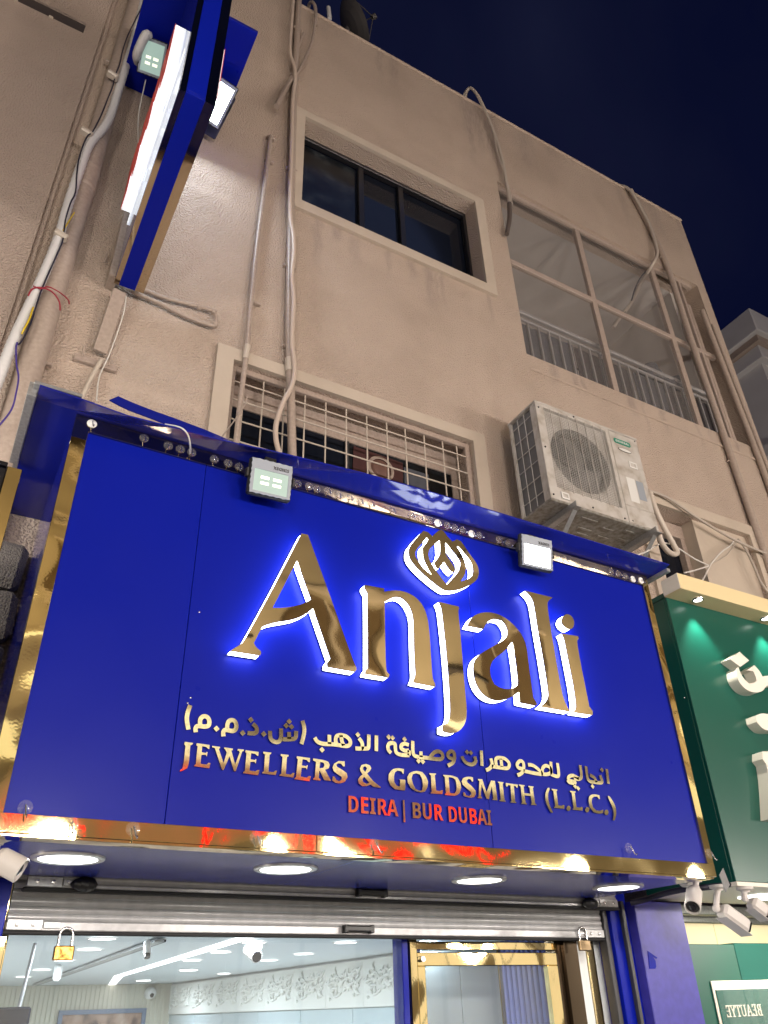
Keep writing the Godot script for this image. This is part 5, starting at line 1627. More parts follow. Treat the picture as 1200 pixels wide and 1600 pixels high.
	for q in spots.slice(0, 8):
		area(q + Vector3(0, -0.012, 0), Vector3.DOWN, Vector2(0.12, 0.12), Color(0.92, 0.97, 1.0), 1.6, "room_light")
	for q in [Vector3(2.75, 2.1, -1.0), Vector3(2.6, 2.1, -5.0), Vector3(2.8, 2.1, -7.4)]:
		var l := thing("ceiling_lamp", ["round ceiling lamp inside the shop above the gold door", "round ceiling lamp deep inside the shop by the frieze", "round ceiling lamp at the far right end of the shop"][k2 - 14], "light", q, "ceiling lamps inside the shop")
		st = ST()
		lathe(st, Vector3(q.x, 2.113, q.z), Vector3.DOWN, [[0.085, 0.0], [0.082, 0.004], [0.0, 0.005]], 28)
		part("lamp_disc", st, M.room_lamp, l)
		area(q, Vector3.DOWN, Vector2(0.14, 0.14), Color(0.92, 0.97, 1.0), 1.6, "room_light")
		k2 += 1
	# picture on the back wall
	var a2 := Vector3(2.094, 1.844, -8.58)
	var b2 := Vector3(3.178, 1.838, -8.58)
	var pic := thing("framed_picture", "blue framed portrait print on the striped back wall", "picture", Vector3((a2.x + b2.x) * 0.5, 1.1, -8.58))
	st = ST()
	wall(st, [a2.x, 1.1, b2.x, a2.y], [[a2.x + 0.05, 1.15, b2.x - 0.05, a2.y - 0.05]], -8.584, -8.54)
	part("frame", st, M.picture_frame, pic)
	box("print", Vector3(a2.x + 0.05, 1.15, -8.583), Vector3(b2.x - 0.05, a2.y - 0.05, -8.57), M.picture_print, pic, 0.0)
	# screen at the left edge
	var sc := thing("monitor", "dark monitor hung from the ceiling at the left of the shop", "monitor", Vector3(0.75, 1.5, -1.6))
	var p0 := Vector3(0.599, 1.81, -1.6)
	var p1 := Vector3(0.744, 1.81, -1.6)
	box("screen", Vector3(p0.x - 0.2, 1.45, -1.63), Vector3(p1.x, p1.y, -1.6), M.dark_glass, sc, 0.01)
	st = ST()
	cyl(st, Vector3(p1.x - 0.06, p1.y, -1.62), Vector3(p1.x - 0.04, 2.1, -1.62), 0.01, 8)
	part("hanger", st, M.galvanised, sc)
	# security cameras on the ceiling
	var cc := thing("security_camera", "white security camera on the shop ceiling beside the frieze", "camera", [Vector3(1.978, 2.11, -1.677)][0])
	var q0: Vector3 = cc.position
	st = ST()
	lathe(st, q0 + Vector3(0.02, 0, 0), Vector3.DOWN, [[0.035, 0.0], [0.03, 0.03], [0.012, 0.05], [0.0, 0.055]], 16)
	part("mount", st, M.white_plastic, cc)
	st = ST()
	cyl(st, q0 + Vector3(-0.02, -0.03, -0.05), q0 + Vector3(-0.01, -0.075, 0.07), 0.036, 16)
	part("body", st, M.white_plastic, cc)
	st = ST()
	cyl(st, q0 + Vector3(-0.01, -0.075, 0.071), q0 + Vector3(-0.0095, -0.077, 0.076), 0.03, 16)
	part("lens", st, M.lens, cc)
	cc = thing("security_camera", "small white dome camera on the striped back wall", "camera", Vector3(3.201, 2.006, -8.5))
	st = ST()
	lathe(st, cc.position, Vector3.BACK, [[0.07, -0.08], [0.07, 0.0], [0.05, 0.05], [0.0, 0.07]], 16)
	part("body", st, M.white_plastic, cc)
	st = ST()
	lathe(st, cc.position + Vector3(0, -0.02, 0.05), Vector3.BACK, [[0.03, 0.0], [0.02, 0.02], [0.0, 0.03]], 12)
	part("lens", st, M.lens, cc)
	# sensor boxes by the padlock and beside the camera
	for a in [[90, 1522, "small white sensor box on the ceiling below the brass padlock"], [230, 1472, "dark spot head clipped on the ceiling track"]]:
		pass
	var sb := thing("spot_head", "small white and black spot head on the ceiling track", "light fitting", [Vector3(1.237, 2.09, -1.359)][0])
	st = ST()
	cyl(st, sb.position, sb.position + Vector3(0.0, -0.06, 0.03), 0.02, 12)
	part("body", st, M.white_plastic, sb)
	st = ST()
	cyl(st, sb.position + Vector3(0.0, -0.0605, 0.0302), sb.position + Vector3(0.0, -0.075, 0.038), 0.017, 12)
	part("lens", st, M.lens, sb)
	sb = thing("sensor_box", "pale rounded sensor under the ceiling below the brass padlock", "sensor", [Vector3(1.199, 2.1, -3.751)][0])
	st = ST()
	bx(st, sb.position + Vector3(0, -0.05, 0), Vector3(0.06, 0.11, 0.04), 0.015)
	part("body", st, M.white_plastic, sb)

# plaster carving of sprays and leaves, built from many curved ridges
func relief_carving(p: Node3D, x: float, zc: float, yc: float, hw: float, hh: float, seed_: int) -> void:
	var r := RandomNumberGenerator.new()
	r.seed = 5
	var st := ST()
	for k in 80:
		var z := zc + r.randf_range(-1, 1) * hw
		var y := yc + r.randf_range(-1, 0.9) * hh * (0.55 + 0.45 * absf(z - zc) / hw)
		var d := Vector2(r.randf_range(-0.3, 1.0), r.randf_range(-0.2, 1.0)).normalized()
		var ln := r.randf_range(0.03, 0.085)
		var pts := []
		for q in 4:
			var u := q / 3.0
			pts.append(Vector3(x - 0.004 - 0.006 * sin(PI * u), y + d.y * ln * u, z + d.x * ln * u * 1.6 + 0.02 * sin(PI * u) * r.randf_range(-1, 1)))
		tube(st, pts, [0.003, 0.014, 0.012, 0.002], 5, false)
	var o := part("relief_carving", st, M.frieze_plaster, p, true)
	o.set_meta("kind", "stuff")

# ---------------------------------------------------------------- neighbours
func green_shop() -> void:
	var t := thing("green_shop_sign", "dark green shop sign with cream letters and a beige lit cornice", "sign", Vector3(4.6, 2.23, 0.3))
	box("panel", Vector3(3.607, 2.235, 0.60), Vector3(8.2, 3.80, 0.62), M.green_panel, t, 0.002)
	box("side_panel", Vector3(3.605, 2.235, 0.02), Vector3(3.62, 3.795, 0.599), M.green_panel, t, 0.001)
	box("top_panel", Vector3(3.605, 3.8, 0.02), Vector3(8.2, 3.83, 0.619), M.green_panel, t, 0.001)
	box("cornice", Vector3(3.59, 3.793, 0.6205), Vector3(8.2, 3.897, 0.753), M.beige_trim, t, 0.002)
	box("cornice_end", Vector3(3.586, 3.796, 0.6225), Vector3(3.5895, 3.895, 0.752), M.cream_letter, t, 0.001)
	box("soffit", Vector3(3.61, 2.215, 0.0), Vector3(8.2, 2.234, 0.619), M.cream_letter, t, 0.001)
	box("soffit_edge", Vector3(3.62, 2.165, -0.2), Vector3(8.2, 2.2145, -0.1), M.galvanised, t, 0.004)
	# raised letters cut off by the picture edge
	var L := [
		v2([3.945, 3.435, 4.057, 3.499, 4.123, 3.455, 4.022, 3.398]),
		v2([4.005, 3.393, 4.007, 3.36, 4.023, 3.325, 4.056, 3.301, 4.098, 3.308, 4.138, 3.329, 4.142, 3.358, 4.132, 3.39, 4.072, 3.384, 4.161, 3.432, 4.195, 3.4, 4.207, 3.368, 4.262, 3.382, 4.35, 3.394, 4.325, 3.339, 4.218, 3.315, 4.166, 3.268, 4.08, 3.248, 4.015, 3.256, 3.975, 3.289, 3.962, 3.332, 3.978, 3.38]),
		v2([4.035, 3.106, 4.09, 3.127, 4.153, 3.131, 4.25, 3.14, 4.205, 3.041, 4.091, 3.025, 4.053, 3.042, 4.027, 3.069]),
		v2([4.003, 2.899, 4.196, 2.921, 4.171, 2.867, 4.12, 2.856, 3.977, 2.542, 3.919, 2.538, 3.993, 2.753, 4.005, 2.83, 3.984, 2.855])]
	for q in L:
		var st := ST()
		prism(st, smooth(q, 0.7), [], 0.6205, 0.69)
		part("raised_letter", st, M.cream_letter, t)
	# spot lamps in the cornice
	for x in [3.80, 4.42, 5.05]:
		var s := thing("cornice_spot", "small spot lamp set in the beige cornice, nearest the blue sign" if x < 4 else ("small spot lamp set in the beige cornice at the picture edge" if x < 4.6 else "small spot lamp set in the beige cornice past the picture edge"), "light", Vector3(x, 3.79, 0.69), "cornice spot lamps")
		var st := ST()
		lathe(st, Vector3(x, 3.7925, 0.69), Vector3.DOWN, [[0.036, 0.0], [0.034, 0.006], [0.026, 0.007]], 20)
		part("ring", st, M.steel, s)
		st = ST()
		lathe(st, Vector3(x, 3.7925, 0.69), Vector3.DOWN, [[0.0262, 0.006], [0.0, 0.0065]], 20)
		part("lamp_disc", st, M.room_lamp, s)
		var sp := SpotLight3D.new()
		sp.name = "spot_glow"
		sp.light_color = Color(1.0, 0.97, 0.9)
		sp.light_energy = 0.8
		sp.light_size = 0.015
		sp.spot_angle = 38.0
		sp.spot_range = 20.0
		sp.spot_attenuation = 2.0
		sp.spot_angle_attenuation = 0.7
		sp.shadow_enabled = true
		s.add_child(sp, true)
		sp.look_at_from_position(Vector3(x, 3.775, 0.70), Vector3(x + 0.02, 2.6, 0.60), Vector3.BACK)
	# shop front under it
	var g := thing("green_shop_facade", "green shop front with lit cream fascia right of the blue pillar", "shop front", Vector3(4.6, 0.12, -0.2))
	box("fascia", Vector3(3.792, 2.0, -0.3), Vector3(4.35, 2.13, -0.205), M.cream_lit, g, 0.002)
	box("fascia", Vector3(4.352, 2.0, -0.3), Vector3(5.6, 2.13, -0.205), M.cream_lit, g, 0.002)
	box("metal_rail", Vector3(3.792, 2.132, -0.26), Vector3(5.6, 2.17, -0.201), M.galvanised, g, 0.004)
	box("dark_pier", Vector3(3.87, 0.12, -0.2), Vector3(4.238, 2.005, 0.0), M.green_panel, g, 0.003)
	box("green_pier", Vector3(4.2385, 0.12, -0.2), Vector3(5.4, 2.012, 0.002), M.teal_gloss, g, 0.003)
	box("display_frame", Vector3(3.975, 0.4, 0.0025), Vector3(4.9, 1.828, 0.012), M.cream_letter, g, 0.003)
	box("display_panel", Vector3(3.99, 0.4, 0.0125), Vector3(4.9, 1.785, 0.018), M.teal_gloss, g, 0.001)
	box("light_strip", Vector3(3.992, 1.79, 0.0125), Vector3(4.9, 1.82, 0.02), M.cove_light, g, 0.001)
	box("glass_pane", Vector3(3.98, 0.4, 0.03), Vector3(4.19, 1.825, 0.034), M.pane, g, 0.0)
	box("glass_pane", Vector3(4.195, 0.4, 0.03), Vector3(4.9, 1.825, 0.034), M.pane, g, 0.0)
	var serif := SystemFont.new()
	serif.font_names = PackedStringArray(["Droid Serif"])
	serif.font_weight = 400
	# lettering that reads backwards, as on the glass in the photograph
	var x := 4.318
	for ch in "BEAUTYE":
		var tm := TextMesh.new()
		tm.font = serif
		tm.font_size = 32
		tm.pixel_size = 0.0022
		tm.depth = 0.004
		tm.horizontal_alignment = HORIZONTAL_ALIGNMENT_LEFT
		tm.text = ch
		var w := serif.get_string_size(ch, HORIZONTAL_ALIGNMENT_LEFT, -1, 32).x * 0.0022
		share("mirrored_letter", tm, M.cream_letter, g, Transform3D(Basis.from_scale(Vector3(-0.9, 1.0, 1.0)), Vector3(x, 1.685, 0.021)))
		x -= w * 0.9
	# lamp in the soffit and a lit ceiling panel
	var pl := thing("soffit_panel_light", "white panel light in the soffit of the green shop", "light", Vector3(4.2, 2.2, 0.35))
	box("lamp_panel", Vector3(4.04, 2.205, 0.26), Vector3(4.7, 2.2145, 0.42), M.room_lamp, pl, 0.002)
	area(Vector3(4.37, 2.195, 0.34), Vector3.DOWN, Vector2(0.6, 0.14), Color(1.0, 0.97, 0.85), 1.0, "panel_glow", pl)
	# clear plastic sheet hanging between the two signs
	var cs := thing("plastic_strip", "grey plastic strip hanging between the blue and green signs", "strip", Vector3(3.3, 2.1, 0.8))
	var st2 := ST()
	bar(st2, Vector3(3.353, 2.25, 0.75), Vector3(3.407, 2.184, 0.72), 0.05, 0.003, Vector3.BACK)
	part("strip", st2, M.galvanised, cs)
	var rt := thing("edge_flashing", "thin grey flashing at the right end of the blue canopy", "flashing", Vector3(3.24, 3.72, 0.8))
	st2 = ST()
	bb(st2, Vector3(3.2, 3.70, 0.60), Vector3(3.225, 3.7205, 0.99), 0.002)
	part("strip", st2, M.galvanised, rt)

func left_neighbour_sign() -> void:
	var t := thing("black_shop_sign", "black and gold edge of the next shop's sign at the left border", "sign", Vector3(-0.8, 1.9, 0.9))
	box("panel", Vector3(-2.5, 1.8, 0.9), Vector3(-0.03, 3.327, 0.99), M.black_gloss, t, 0.002)
	box("gold_edge", Vector3(-0.0295, 1.8, 0.88), Vector3(0.018, 3.33, 1.0), M.gold, t, 0.002)
	box("top_edge", Vector3(-2.5, 3.3275, 0.9), Vector3(-0.03, 3.345, 1.0), M.black_gloss, t, 0.002)
	var s := thing("stone_blocks", "rough grey stone blocks in the gap left of the sign box", "stone", Vector3(0.06, 2.0, 0.0))
	for k in 3:
		var st := ST()
		var y := 2.95 + k * 0.23
		bx(st, Vector3(0.06 + 0.01 * (k % 2), y, 0.08), Vector3(0.15, 0.215, 0.12), 0.03, Basis(Vector3.BACK, 0.05 * sin(k * 2.3)))
		part("stone", st, M.stone_rough, s)

# ---------------------------------------------------------------- pipes and cables
func run(called: String, label: String, category: String, pts: Array, r: float, m: Material, sm := 5, sides := 10) -> Node3D:
	var low: Vector3 = pts[0]
	for q in pts:
		if q.y < low.y:
			low = q
	var t := thing(called, label, category, low)
	var st := ST()
	tube(st, catmull(pts, sm) if sm > 1 else pts, r, sides)
	part("run", st, m, t)
	return t

func clips(t: Node3D, spots: Array, w: float, m: Material) -> void:
	for q in spots:
		var st := ST()
		bx(st, q, Vector3(w, 0.018, 0.03), 0.004)
		part("clip", st, m, t)

func pipes_and_cables() -> void:
	# drain pipe with socket joint
	var t := run("drain_pipe", "thick tan drain pipe at the left corner of the building", "pipe", [Vector3(-0.07, 3.4, 0.085), Vector3(-0.06, 6.1, 0.085), Vector3(-0.05, 9.7, 0.085)], 0.066, M.pipe_paint, 3, 20)
	clips(t, [Vector3(-0.065, 4.6, 0.05), Vector3(-0.06, 7.4, 0.05), Vector3(-0.052, 9.0, 0.05)], 0.19, M.pipe_paint)
	for q in [[5.96, 6.16]]:
		var st := ST()
		lathe(st, Vector3(-0.061, q[0], 0.085), Vector3.UP, [[0.067, -0.012], [0.074, 0.0], [0.076, 0.02], [0.072, 0.035], [0.072, q[1] - q[0] - 0.03], [0.077, q[1] - q[0] - 0.015], [0.075, q[1] - q[0]], [0.067, q[1] - q[0] + 0.01]], 20)
		part("socket_joint", st, M.pipe_paint, t)
	# corrugated white conduit with its leads
	var cp: Array = [Vector3(-0.043, 8.52, 0.14), Vector3(-0.02, 8.141, 0.14), Vector3(-0.014, 7.637, 0.14), Vector3(-0.021, 6.991, 0.15), Vector3(-0.032, 6.594, 0.16), Vector3(-0.093, 6.29, 0.17), Vector3(-0.103, 6.086, 0.17), Vector3(-0.11, 5.715, 0.17), Vector3(-0.108, 5.405, 0.17), Vector3(-0.124, 5.109, 0.17), Vector3(-0.147, 4.83, 0.17), Vector3(-0.167, 4.594, 0.17), Vector3(-0.179, 4.355, 0.17), Vector3(-0.19, 4.095, 0.17)]
	t = thing("corrugated_conduit", "white corrugated conduit sagging along the drain pipe", "conduit", cp[-1])
	var dense := []
	var fine := catmull(cp, 24)
	var rads := []
	for k in fine.size():
		dense.append(fine[k])
		rads.append(0.029 if k % 3 == 0 else (0.0255 if k % 3 == 1 else 0.0275))
	var st2 := ST()
	tube(st2, dense, rads, 12)
	part("run", st2, M.conduit_white, t)
	for q in [Vector3(-0.078, 7.05, 0.19), Vector3(-0.127, 6.351, 0.19), Vector3(-0.1, 5.398, 0.19)]:
		st2 = ST()
		bx(st2, q, Vector3(0.075, 0.035, 0.05), 0.008, Basis(Vector3.BACK, -0.3))
		part("strap", st2, M.pipe_cream, t)
	run("cable", "thin black lead wound along the white corrugated conduit", "cable", [Vector3(-0.027, 8.263, 0.175), Vector3(-0.022, 8.043, 0.18), Vector3(-0.038, 7.867, 0.175), Vector3(-0.057, 7.613, 0.18), Vector3(-0.062, 7.4, 0.185), Vector3(-0.056, 7.23, 0.18), Vector3(-0.063, 7.071, 0.185), Vector3(-0.059, 6.934, 0.19), Vector3(-0.067, 6.76, 0.2), Vector3(-0.076, 6.563, 0.205), Vector3(-0.095, 6.367, 0.21), Vector3(-0.119, 6.281, 0.21), Vector3(-0.125, 6.08, 0.21), Vector3(-0.112, 5.927, 0.205), Vector3(-0.091, 5.778, 0.2), Vector3(-0.1, 5.667, 0.2), Vector3(-0.099, 5.514, 0.2), Vector3(-0.084, 5.359, 0.2), Vector3(-0.092, 5.222, 0.2), Vector3(-0.112, 4.961, 0.2), Vector3(-0.115, 4.817, 0.2), Vector3(-0.116, 4.702, 0.2), Vector3(-0.131, 4.571, 0.2), Vector3(-0.145, 4.542, 0.2)], 0.0045, M.cable_black, 4, 6)
	run("cable", "purple lead hanging loose across the drain pipe at the left border", "cable", [Vector3(-0.148, 4.554, 0.2), Vector3(-0.145, 4.512, 0.2), Vector3(-0.122, 4.409, 0.21), Vector3(-0.098, 4.329, 0.22), Vector3(-0.089, 4.232, 0.22), Vector3(-0.088, 4.136, 0.22), Vector3(-0.115, 4.038, 0.22), Vector3(-0.133, 3.998, 0.22)], 0.0045, M.cable_purple, 5, 6)
	run("cable", "short yellow lead between conduit and drain pipe", "cable", [Vector3(-0.068, 5.642, 0.17), Vector3(-0.081, 5.537, 0.19), Vector3(-0.095, 5.434, 0.2)], 0.004, M.cable_yellow, 5, 6)
	run("cable", "yellow lead looped under the white conduit lower down", "cable", [Vector3(-0.126, 4.811, 0.2), Vector3(-0.127, 4.719, 0.21), Vector3(-0.137, 4.638, 0.21), Vector3(-0.14, 4.614, 0.2)], 0.005, M.cable_yellow, 5, 6)
	run("cable", "yellow lead beside the conduit at the left border", "cable", [Vector3(-0.186, 4.559, 0.15), Vector3(-0.194, 4.482, 0.16), Vector3(-0.195, 4.435, 0.16), Vector3(-0.205, 4.373, 0.16)], 0.007, M.cable_yellow, 5, 6)
	run("cable", "dark red tie wire looped round the conduit and drain pipe", "cable", [Vector3(-0.164, 4.886, 0.19), Vector3(-0.156, 4.928, 0.2), Vector3(-0.124, 4.954, 0.205), Vector3(-0.068, 4.96, 0.2), Vector3(-0.021, 4.922, 0.19), Vector3(-0.003, 4.878, 0.17)], 0.004, M.cable_red, 6, 6)
	run("cable", "second dark red wire end pointing right from the tie", "cable", [Vector3(-0.155, 4.963, 0.19), Vector3(-0.117, 4.948, 0.205), Vector3(-0.088, 4.983, 0.2), Vector3(-0.032, 4.993, 0.18), Vector3(0.019, 4.991, 0.15), Vector3(0.031, 4.982, 0.13)], 0.0035, M.cable_red, 6, 6)
	# conduit to the left of the barred window
	t = run("conduit_pipe", "thin tan conduit running down to the left part of the barred window", "pipe", [Vector3(1.093, 7.472, 0.035), Vector3(1.076, 6.693, 0.035), Vector3(1.06, 6.029, 0.035), Vector3(1.054, 5.218, 0.045), Vector3(1.052, 5.106, 0.05), Vector3(1.042, 4.698, 0.05), Vector3(1.04, 4.33, 0.05)], 0.0165, M.pipe_paint, 4, 12)
	clips(t, [Vector3(1.099, 7.473, 0.02), Vector3(1.099, 7.175, 0.02), Vector3(1.091, 5.634, 0.02)], 0.07, M.pipe_paint)
	var st := ST()
	cyl(st, Vector3(1.056, 5.218, 0.046), Vector3(1.05, 5.099, 0.051), 0.0195, 12)
	part("coupling", st, M.pipe_cream, t)
	# twin run in the middle
	t = run("conduit_pipe", "tan pipe down the wall beside the top-floor window, through the barred window", "pipe", [Vector3(1.252, 10.063, 0.03), Vector3(1.258, 9.113, 0.03), Vector3(1.265, 8.093, 0.03), Vector3(1.297, 6.696, 0.03), Vector3(1.321, 5.699, 0.035), Vector3(1.337, 5.232, 0.05), Vector3(1.362, 4.822, 0.05), Vector3(1.387, 4.401, 0.05)], 0.0265, M.pipe_paint, 4, 14)
	clips(t, [Vector3(1.262, 9.3, 0.02), Vector3(1.265, 8.5, 0.02), Vector3(1.285, 7.2, 0.02), Vector3(1.31, 6.1, 0.02), Vector3(1.34, 5.35, 0.02)], 0.09, M.pipe_paint)
	st = ST()
	cyl(st, Vector3(1.335, 5.225, 0.051), Vector3(1.342, 5.119, 0.051), 0.0295, 14)
	part("coupling", st, M.pipe_cream, t)
	run("cable", "fat tan cable winding over the middle pipe and bowing out over the grille", "cable", [Vector3(1.185, 9.783, 0.07), Vector3(1.182, 9.19, 0.07), Vector3(1.187, 8.758, 0.07), Vector3(1.233, 8.524, 0.08), Vector3(1.246, 8.335, 0.08), Vector3(1.238, 8.001, 0.075), Vector3(1.254, 7.311, 0.075), Vector3(1.271, 6.625, 0.075), Vector3(1.304, 6.396, 0.075), Vector3(1.317, 6.198, 0.075), Vector3(1.311, 5.966, 0.075), Vector3(1.334, 5.728, 0.075), Vector3(1.332, 5.371, 0.08), Vector3(1.347, 5.202, 0.09), Vector3(1.356, 5.088, 0.09), Vector3(1.339, 4.96, 0.09), Vector3(1.291, 4.814, 0.09), Vector3(1.258, 4.655, 0.09), Vector3(1.26, 4.538, 0.09), Vector3(1.289, 4.433, 0.09), Vector3(1.313, 4.377, 0.085)], 0.0155, M.pipe_cream2, 5, 10)
	# stubs at the roof
	run("conduit_pipe", "cut pipe end sticking out left of the middle pipe near the roof", "pipe", [Vector3(1.098, 7.791, 0.1), Vector3(1.152, 8.068, 0.07), Vector3(1.231, 8.417, 0.04)], 0.022, M.pipe_paint, 3, 10)
	run("cable", "tan cable slanting from roof edge to the middle pipe", "cable", [Vector3(1.422, 9.687, 0.06), Vector3(1.399, 9.191, 0.05), Vector3(1.345, 8.855, 0.05), Vector3(1.278, 8.526, 0.06), Vector3(1.216, 8.316, 0.07), Vector3(1.168, 8.123, 0.08), Vector3(1.116, 7.861, 0.1)], 0.012, M.pipe_paint, 5, 8)
	run("cable", "short tan cable bent over the parapet above the top-floor window", "cable", [Vector3(1.386, 9.958, -0.05), Vector3(1.377, 9.94, 0), Vector3(1.393, 9.892, 0.04), Vector3(1.418, 9.775, 0.05), Vector3(1.425, 9.47, 0.05)], 0.016, M.pipe_paint, 5, 8)
	run("conduit_pipe", "short tan stub beside the middle pipe below the parapet", "pipe", [Vector3(1.317, 9.26, 0.03), Vector3(1.276, 8.976, 0.03)], 0.012, M.pipe_paint, 2, 8)
	# looped pipe by the projecting sign
	t = thing("looped_pipe", "narrow tan pipe loop fixed to the wall right of the projecting sign", "pipe", Vector3(0.6, 5.26, 0.03))
	st = ST()
	tube(st, catmull([Vector3(0.392, 5.533, 0.035), Vector3(0.388, 5.447, 0.035), Vector3(0.388, 5.386, 0.04), Vector3(0.404, 5.378, 0.04), Vector3(0.535, 5.374, 0.04), Vector3(0.689, 5.398, 0.04), Vector3(0.801, 5.41, 0.04), Vector3(0.835, 5.399, 0.04), Vector3(0.848, 5.344, 0.04), Vector3(0.843, 5.303, 0.04), Vector3(0.813, 5.283, 0.04), Vector3(0.662, 5.285, 0.04), Vector3(0.504, 5.315, 0.04), Vector3(0.332, 5.329, 0.04)], 4), 0.0115, 10)
	part("run", st, M.pipe_paint, t)
	for q in [Vector3(0.826, 5.405, 0.04), Vector3(0.843, 5.303, 0.04), Vector3(0.361, 5.334, 0.04), Vector3(0.733, 5.398, 0.04)]:
		st = ST()
		bx(st, q, Vector3(0.035, 0.03, 0.035), 0.008)
		part("elbow", st, M.pipe_paint, t)
	run("cable", "thin pale lead dropping from the projecting sign to the canopy", "cable", [Vector3(0.306, 5.239, 0.08), Vector3(0.314, 5.158, 0.07), Vector3(0.312, 5.064, 0.06), Vector3(0.298, 4.883, 0.06), Vector3(0.284, 4.757, 0.06), Vector3(0.262, 4.594, 0.08), Vector3(0.264, 4.348, 0.2)], 0.004, M.cable_white, 5, 6)
	run("conduit_pipe", "straight pale conduit from the bracket down behind the canopy", "pipe", [Vector3(0.255, 4.739, 0.05), Vector3(0.225, 4.585, 0.06), Vector3(0.2, 4.414, 0.08)], 0.013, M.pipe_cream, 2, 10)
	run("cable", "thin tan wire from the left conduit to the canopy edge", "cable", [Vector3(1.074, 4.793, 0.07), Vector3(1.064, 4.723, 0.08), Vector3(0.949, 4.41, 0.3), Vector3(0.714, 3.784, 0.9)], 0.004, M.pipe_paint, 5, 6)
	run("cable", "thin grey wire stub under the flood light left of the projecting sign", "cable", [Vector3(0.125, 7.16, 0.2), Vector3(0.14, 6.85, 0.12), Vector3(0.19, 6.5, 0.12)], 0.005, M.cable_white, 4, 6)
	# cables over the parapet near the balcony
	run("cable", "grey cables arching over the parapet and hanging by the balcony corner", "cable", [Vector3(3.222, 9.941, -0.05), Vector3(3.206, 9.96, 0), Vector3(3.23, 9.963, 0.05), Vector3(3.299, 9.819, 0.07), Vector3(3.389, 9.551, 0.06), Vector3(3.47, 9.173, 0.05), Vector3(3.497, 8.834, 0.05), Vector3(3.493, 8.519, 0.05), Vector3(3.488, 8.266, 0.05), Vector3(3.451, 7.955, 0.05), Vector3(3.388, 7.714, 0.05)], 0.017, M.cable_grey, 5, 8)
	run("cable", "thin grey cable beside the arch hanging a little shorter", "cable", [Vector3(3.197, 9.945, -0.05), Vector3(3.202, 9.974, 0.02), Vector3(3.251, 9.916, 0.06), Vector3(3.344, 9.656, 0.06), Vector3(3.435, 9.336, 0.05), Vector3(3.45, 8.96, 0.05), Vector3(3.491, 8.672, 0.05), Vector3(3.521, 8.387, 0.05), Vector3(3.515, 8.186, 0.05)], 0.008, M.cable_grey, 5, 6)
	run("cable", "dark lagging at the end of the hanging grey cables", "cable", [Vector3(3.484, 8.186, 0.05), Vector3(3.444, 7.926, 0.055), Vector3(3.382, 7.675, 0.05)], 0.022, M.frame_dark, 4, 8)
	run("cable", "pale cable looping from the parapet into the balcony screen", "cable", [Vector3(5.402, 9.87, -0.03), Vector3(5.441, 9.771, 0.03), Vector3(5.489, 9.646, 0.05), Vector3(5.562, 9.4, 0.05), Vector3(5.609, 9.144, 0.05), Vector3(5.583, 8.787, 0.06), Vector3(5.537, 8.601, 0.06), Vector3(5.438, 8.421, 0.03), Vector3(5.485, 8.377, -0.2), Vector3(5.368, 8.112, -0.3), Vector3(5.231, 7.894, -0.4), Vector3(5.115, 7.724, -0.4)], 0.02, M.cable_grey, 5, 8)
	run("cable", "thin dark cable beside the looping pale cable in the balcony", "cable", [Vector3(5.484, 8.469, -0.02), Vector3(5.4, 8.362, -0.1), Vector3(5.372, 8.246, -0.2), Vector3(5.368, 8.112, -0.3), Vector3(5.286, 7.971, -0.35)], 0.008, M.cable_black, 5, 6)
	# pipes at the right corner
	t = run("conduit_pipe", "thin tan pipe from parapet down over the balcony's right bay", "pipe", [Vector3(5.487, 9.754, 0.03), Vector3(5.63, 9.18, 0.03), Vector3(5.71, 8.5, 0.035), Vector3(5.70, 7.4, 0.035), Vector3(5.71, 6.3, 0.04), Vector3(5.73, 5.0, 0.04), Vector3(5.74, 3.9, 0.04)], 0.032, M.pipe_paint, 4, 12)
	clips(t, [Vector3(5.71, 8.7, 0.02), Vector3(5.72, 5.9, 0.02), Vector3(5.735, 4.9, 0.02)], 0.1, M.pipe_paint)
	run("conduit_pipe", "tan pipe in the recess near the building's right corner", "pipe", [Vector3(6.09, 8.05, 0.03), Vector3(6.12, 7.2, 0.03), Vector3(6.17, 6.0, 0.03), Vector3(6.2, 4.4, 0.03)], 0.028, M.pipe_paint, 3, 12)
	run("conduit_pipe", "thinner tan pipe hugging the building's right corner", "pipe", [Vector3(6.2, 7.9, 0.025), Vector3(6.23, 7.0, 0.025), Vector3(6.28, 5.6, 0.025), Vector3(6.3, 4.4, 0.025)], 0.02, M.pipe_paint, 3, 10)
	# cables by the air conditioner
	run("cable", "grey cable sloping from the air conditioner to the right border", "cable", [Vector3(4.42, 5.165, 0.06), Vector3(4.61, 5.161, 0.06), Vector3(4.755, 5.118, 0.06), Vector3(4.906, 5.062, 0.06), Vector3(5.075, 5.011, 0.06), Vector3(5.322, 4.954, 0.06), Vector3(5.547, 4.927, 0.06), Vector3(5.785, 4.912, 0.06), Vector3(5.988, 4.9, 0.06)], 0.011, M.cable_grey, 4, 8)
	run("cable", "thin pale wire from the canopy to the wire knot beside the window", "cable", [Vector3(3.561, 4.134, 0.5), Vector3(3.802, 4.274, 0.4), Vector3(4.079, 4.457, 0.3), Vector3(4.269, 4.533, 0.25), Vector3(4.421, 4.554, 0.2), Vector3(4.63, 4.55, 0.15), Vector3(4.824, 4.551, 0.12)], 0.006, M.cable_white, 4, 6)
	run("cable", "thin pale wire from wire knot to the green shop's cornice", "cable", [Vector3(4.002, 4.114, 0.5), Vector3(4.422, 4.335, 0.3), Vector3(4.824, 4.551, 0.12)], 0.006, M.cable_white, 4, 6)
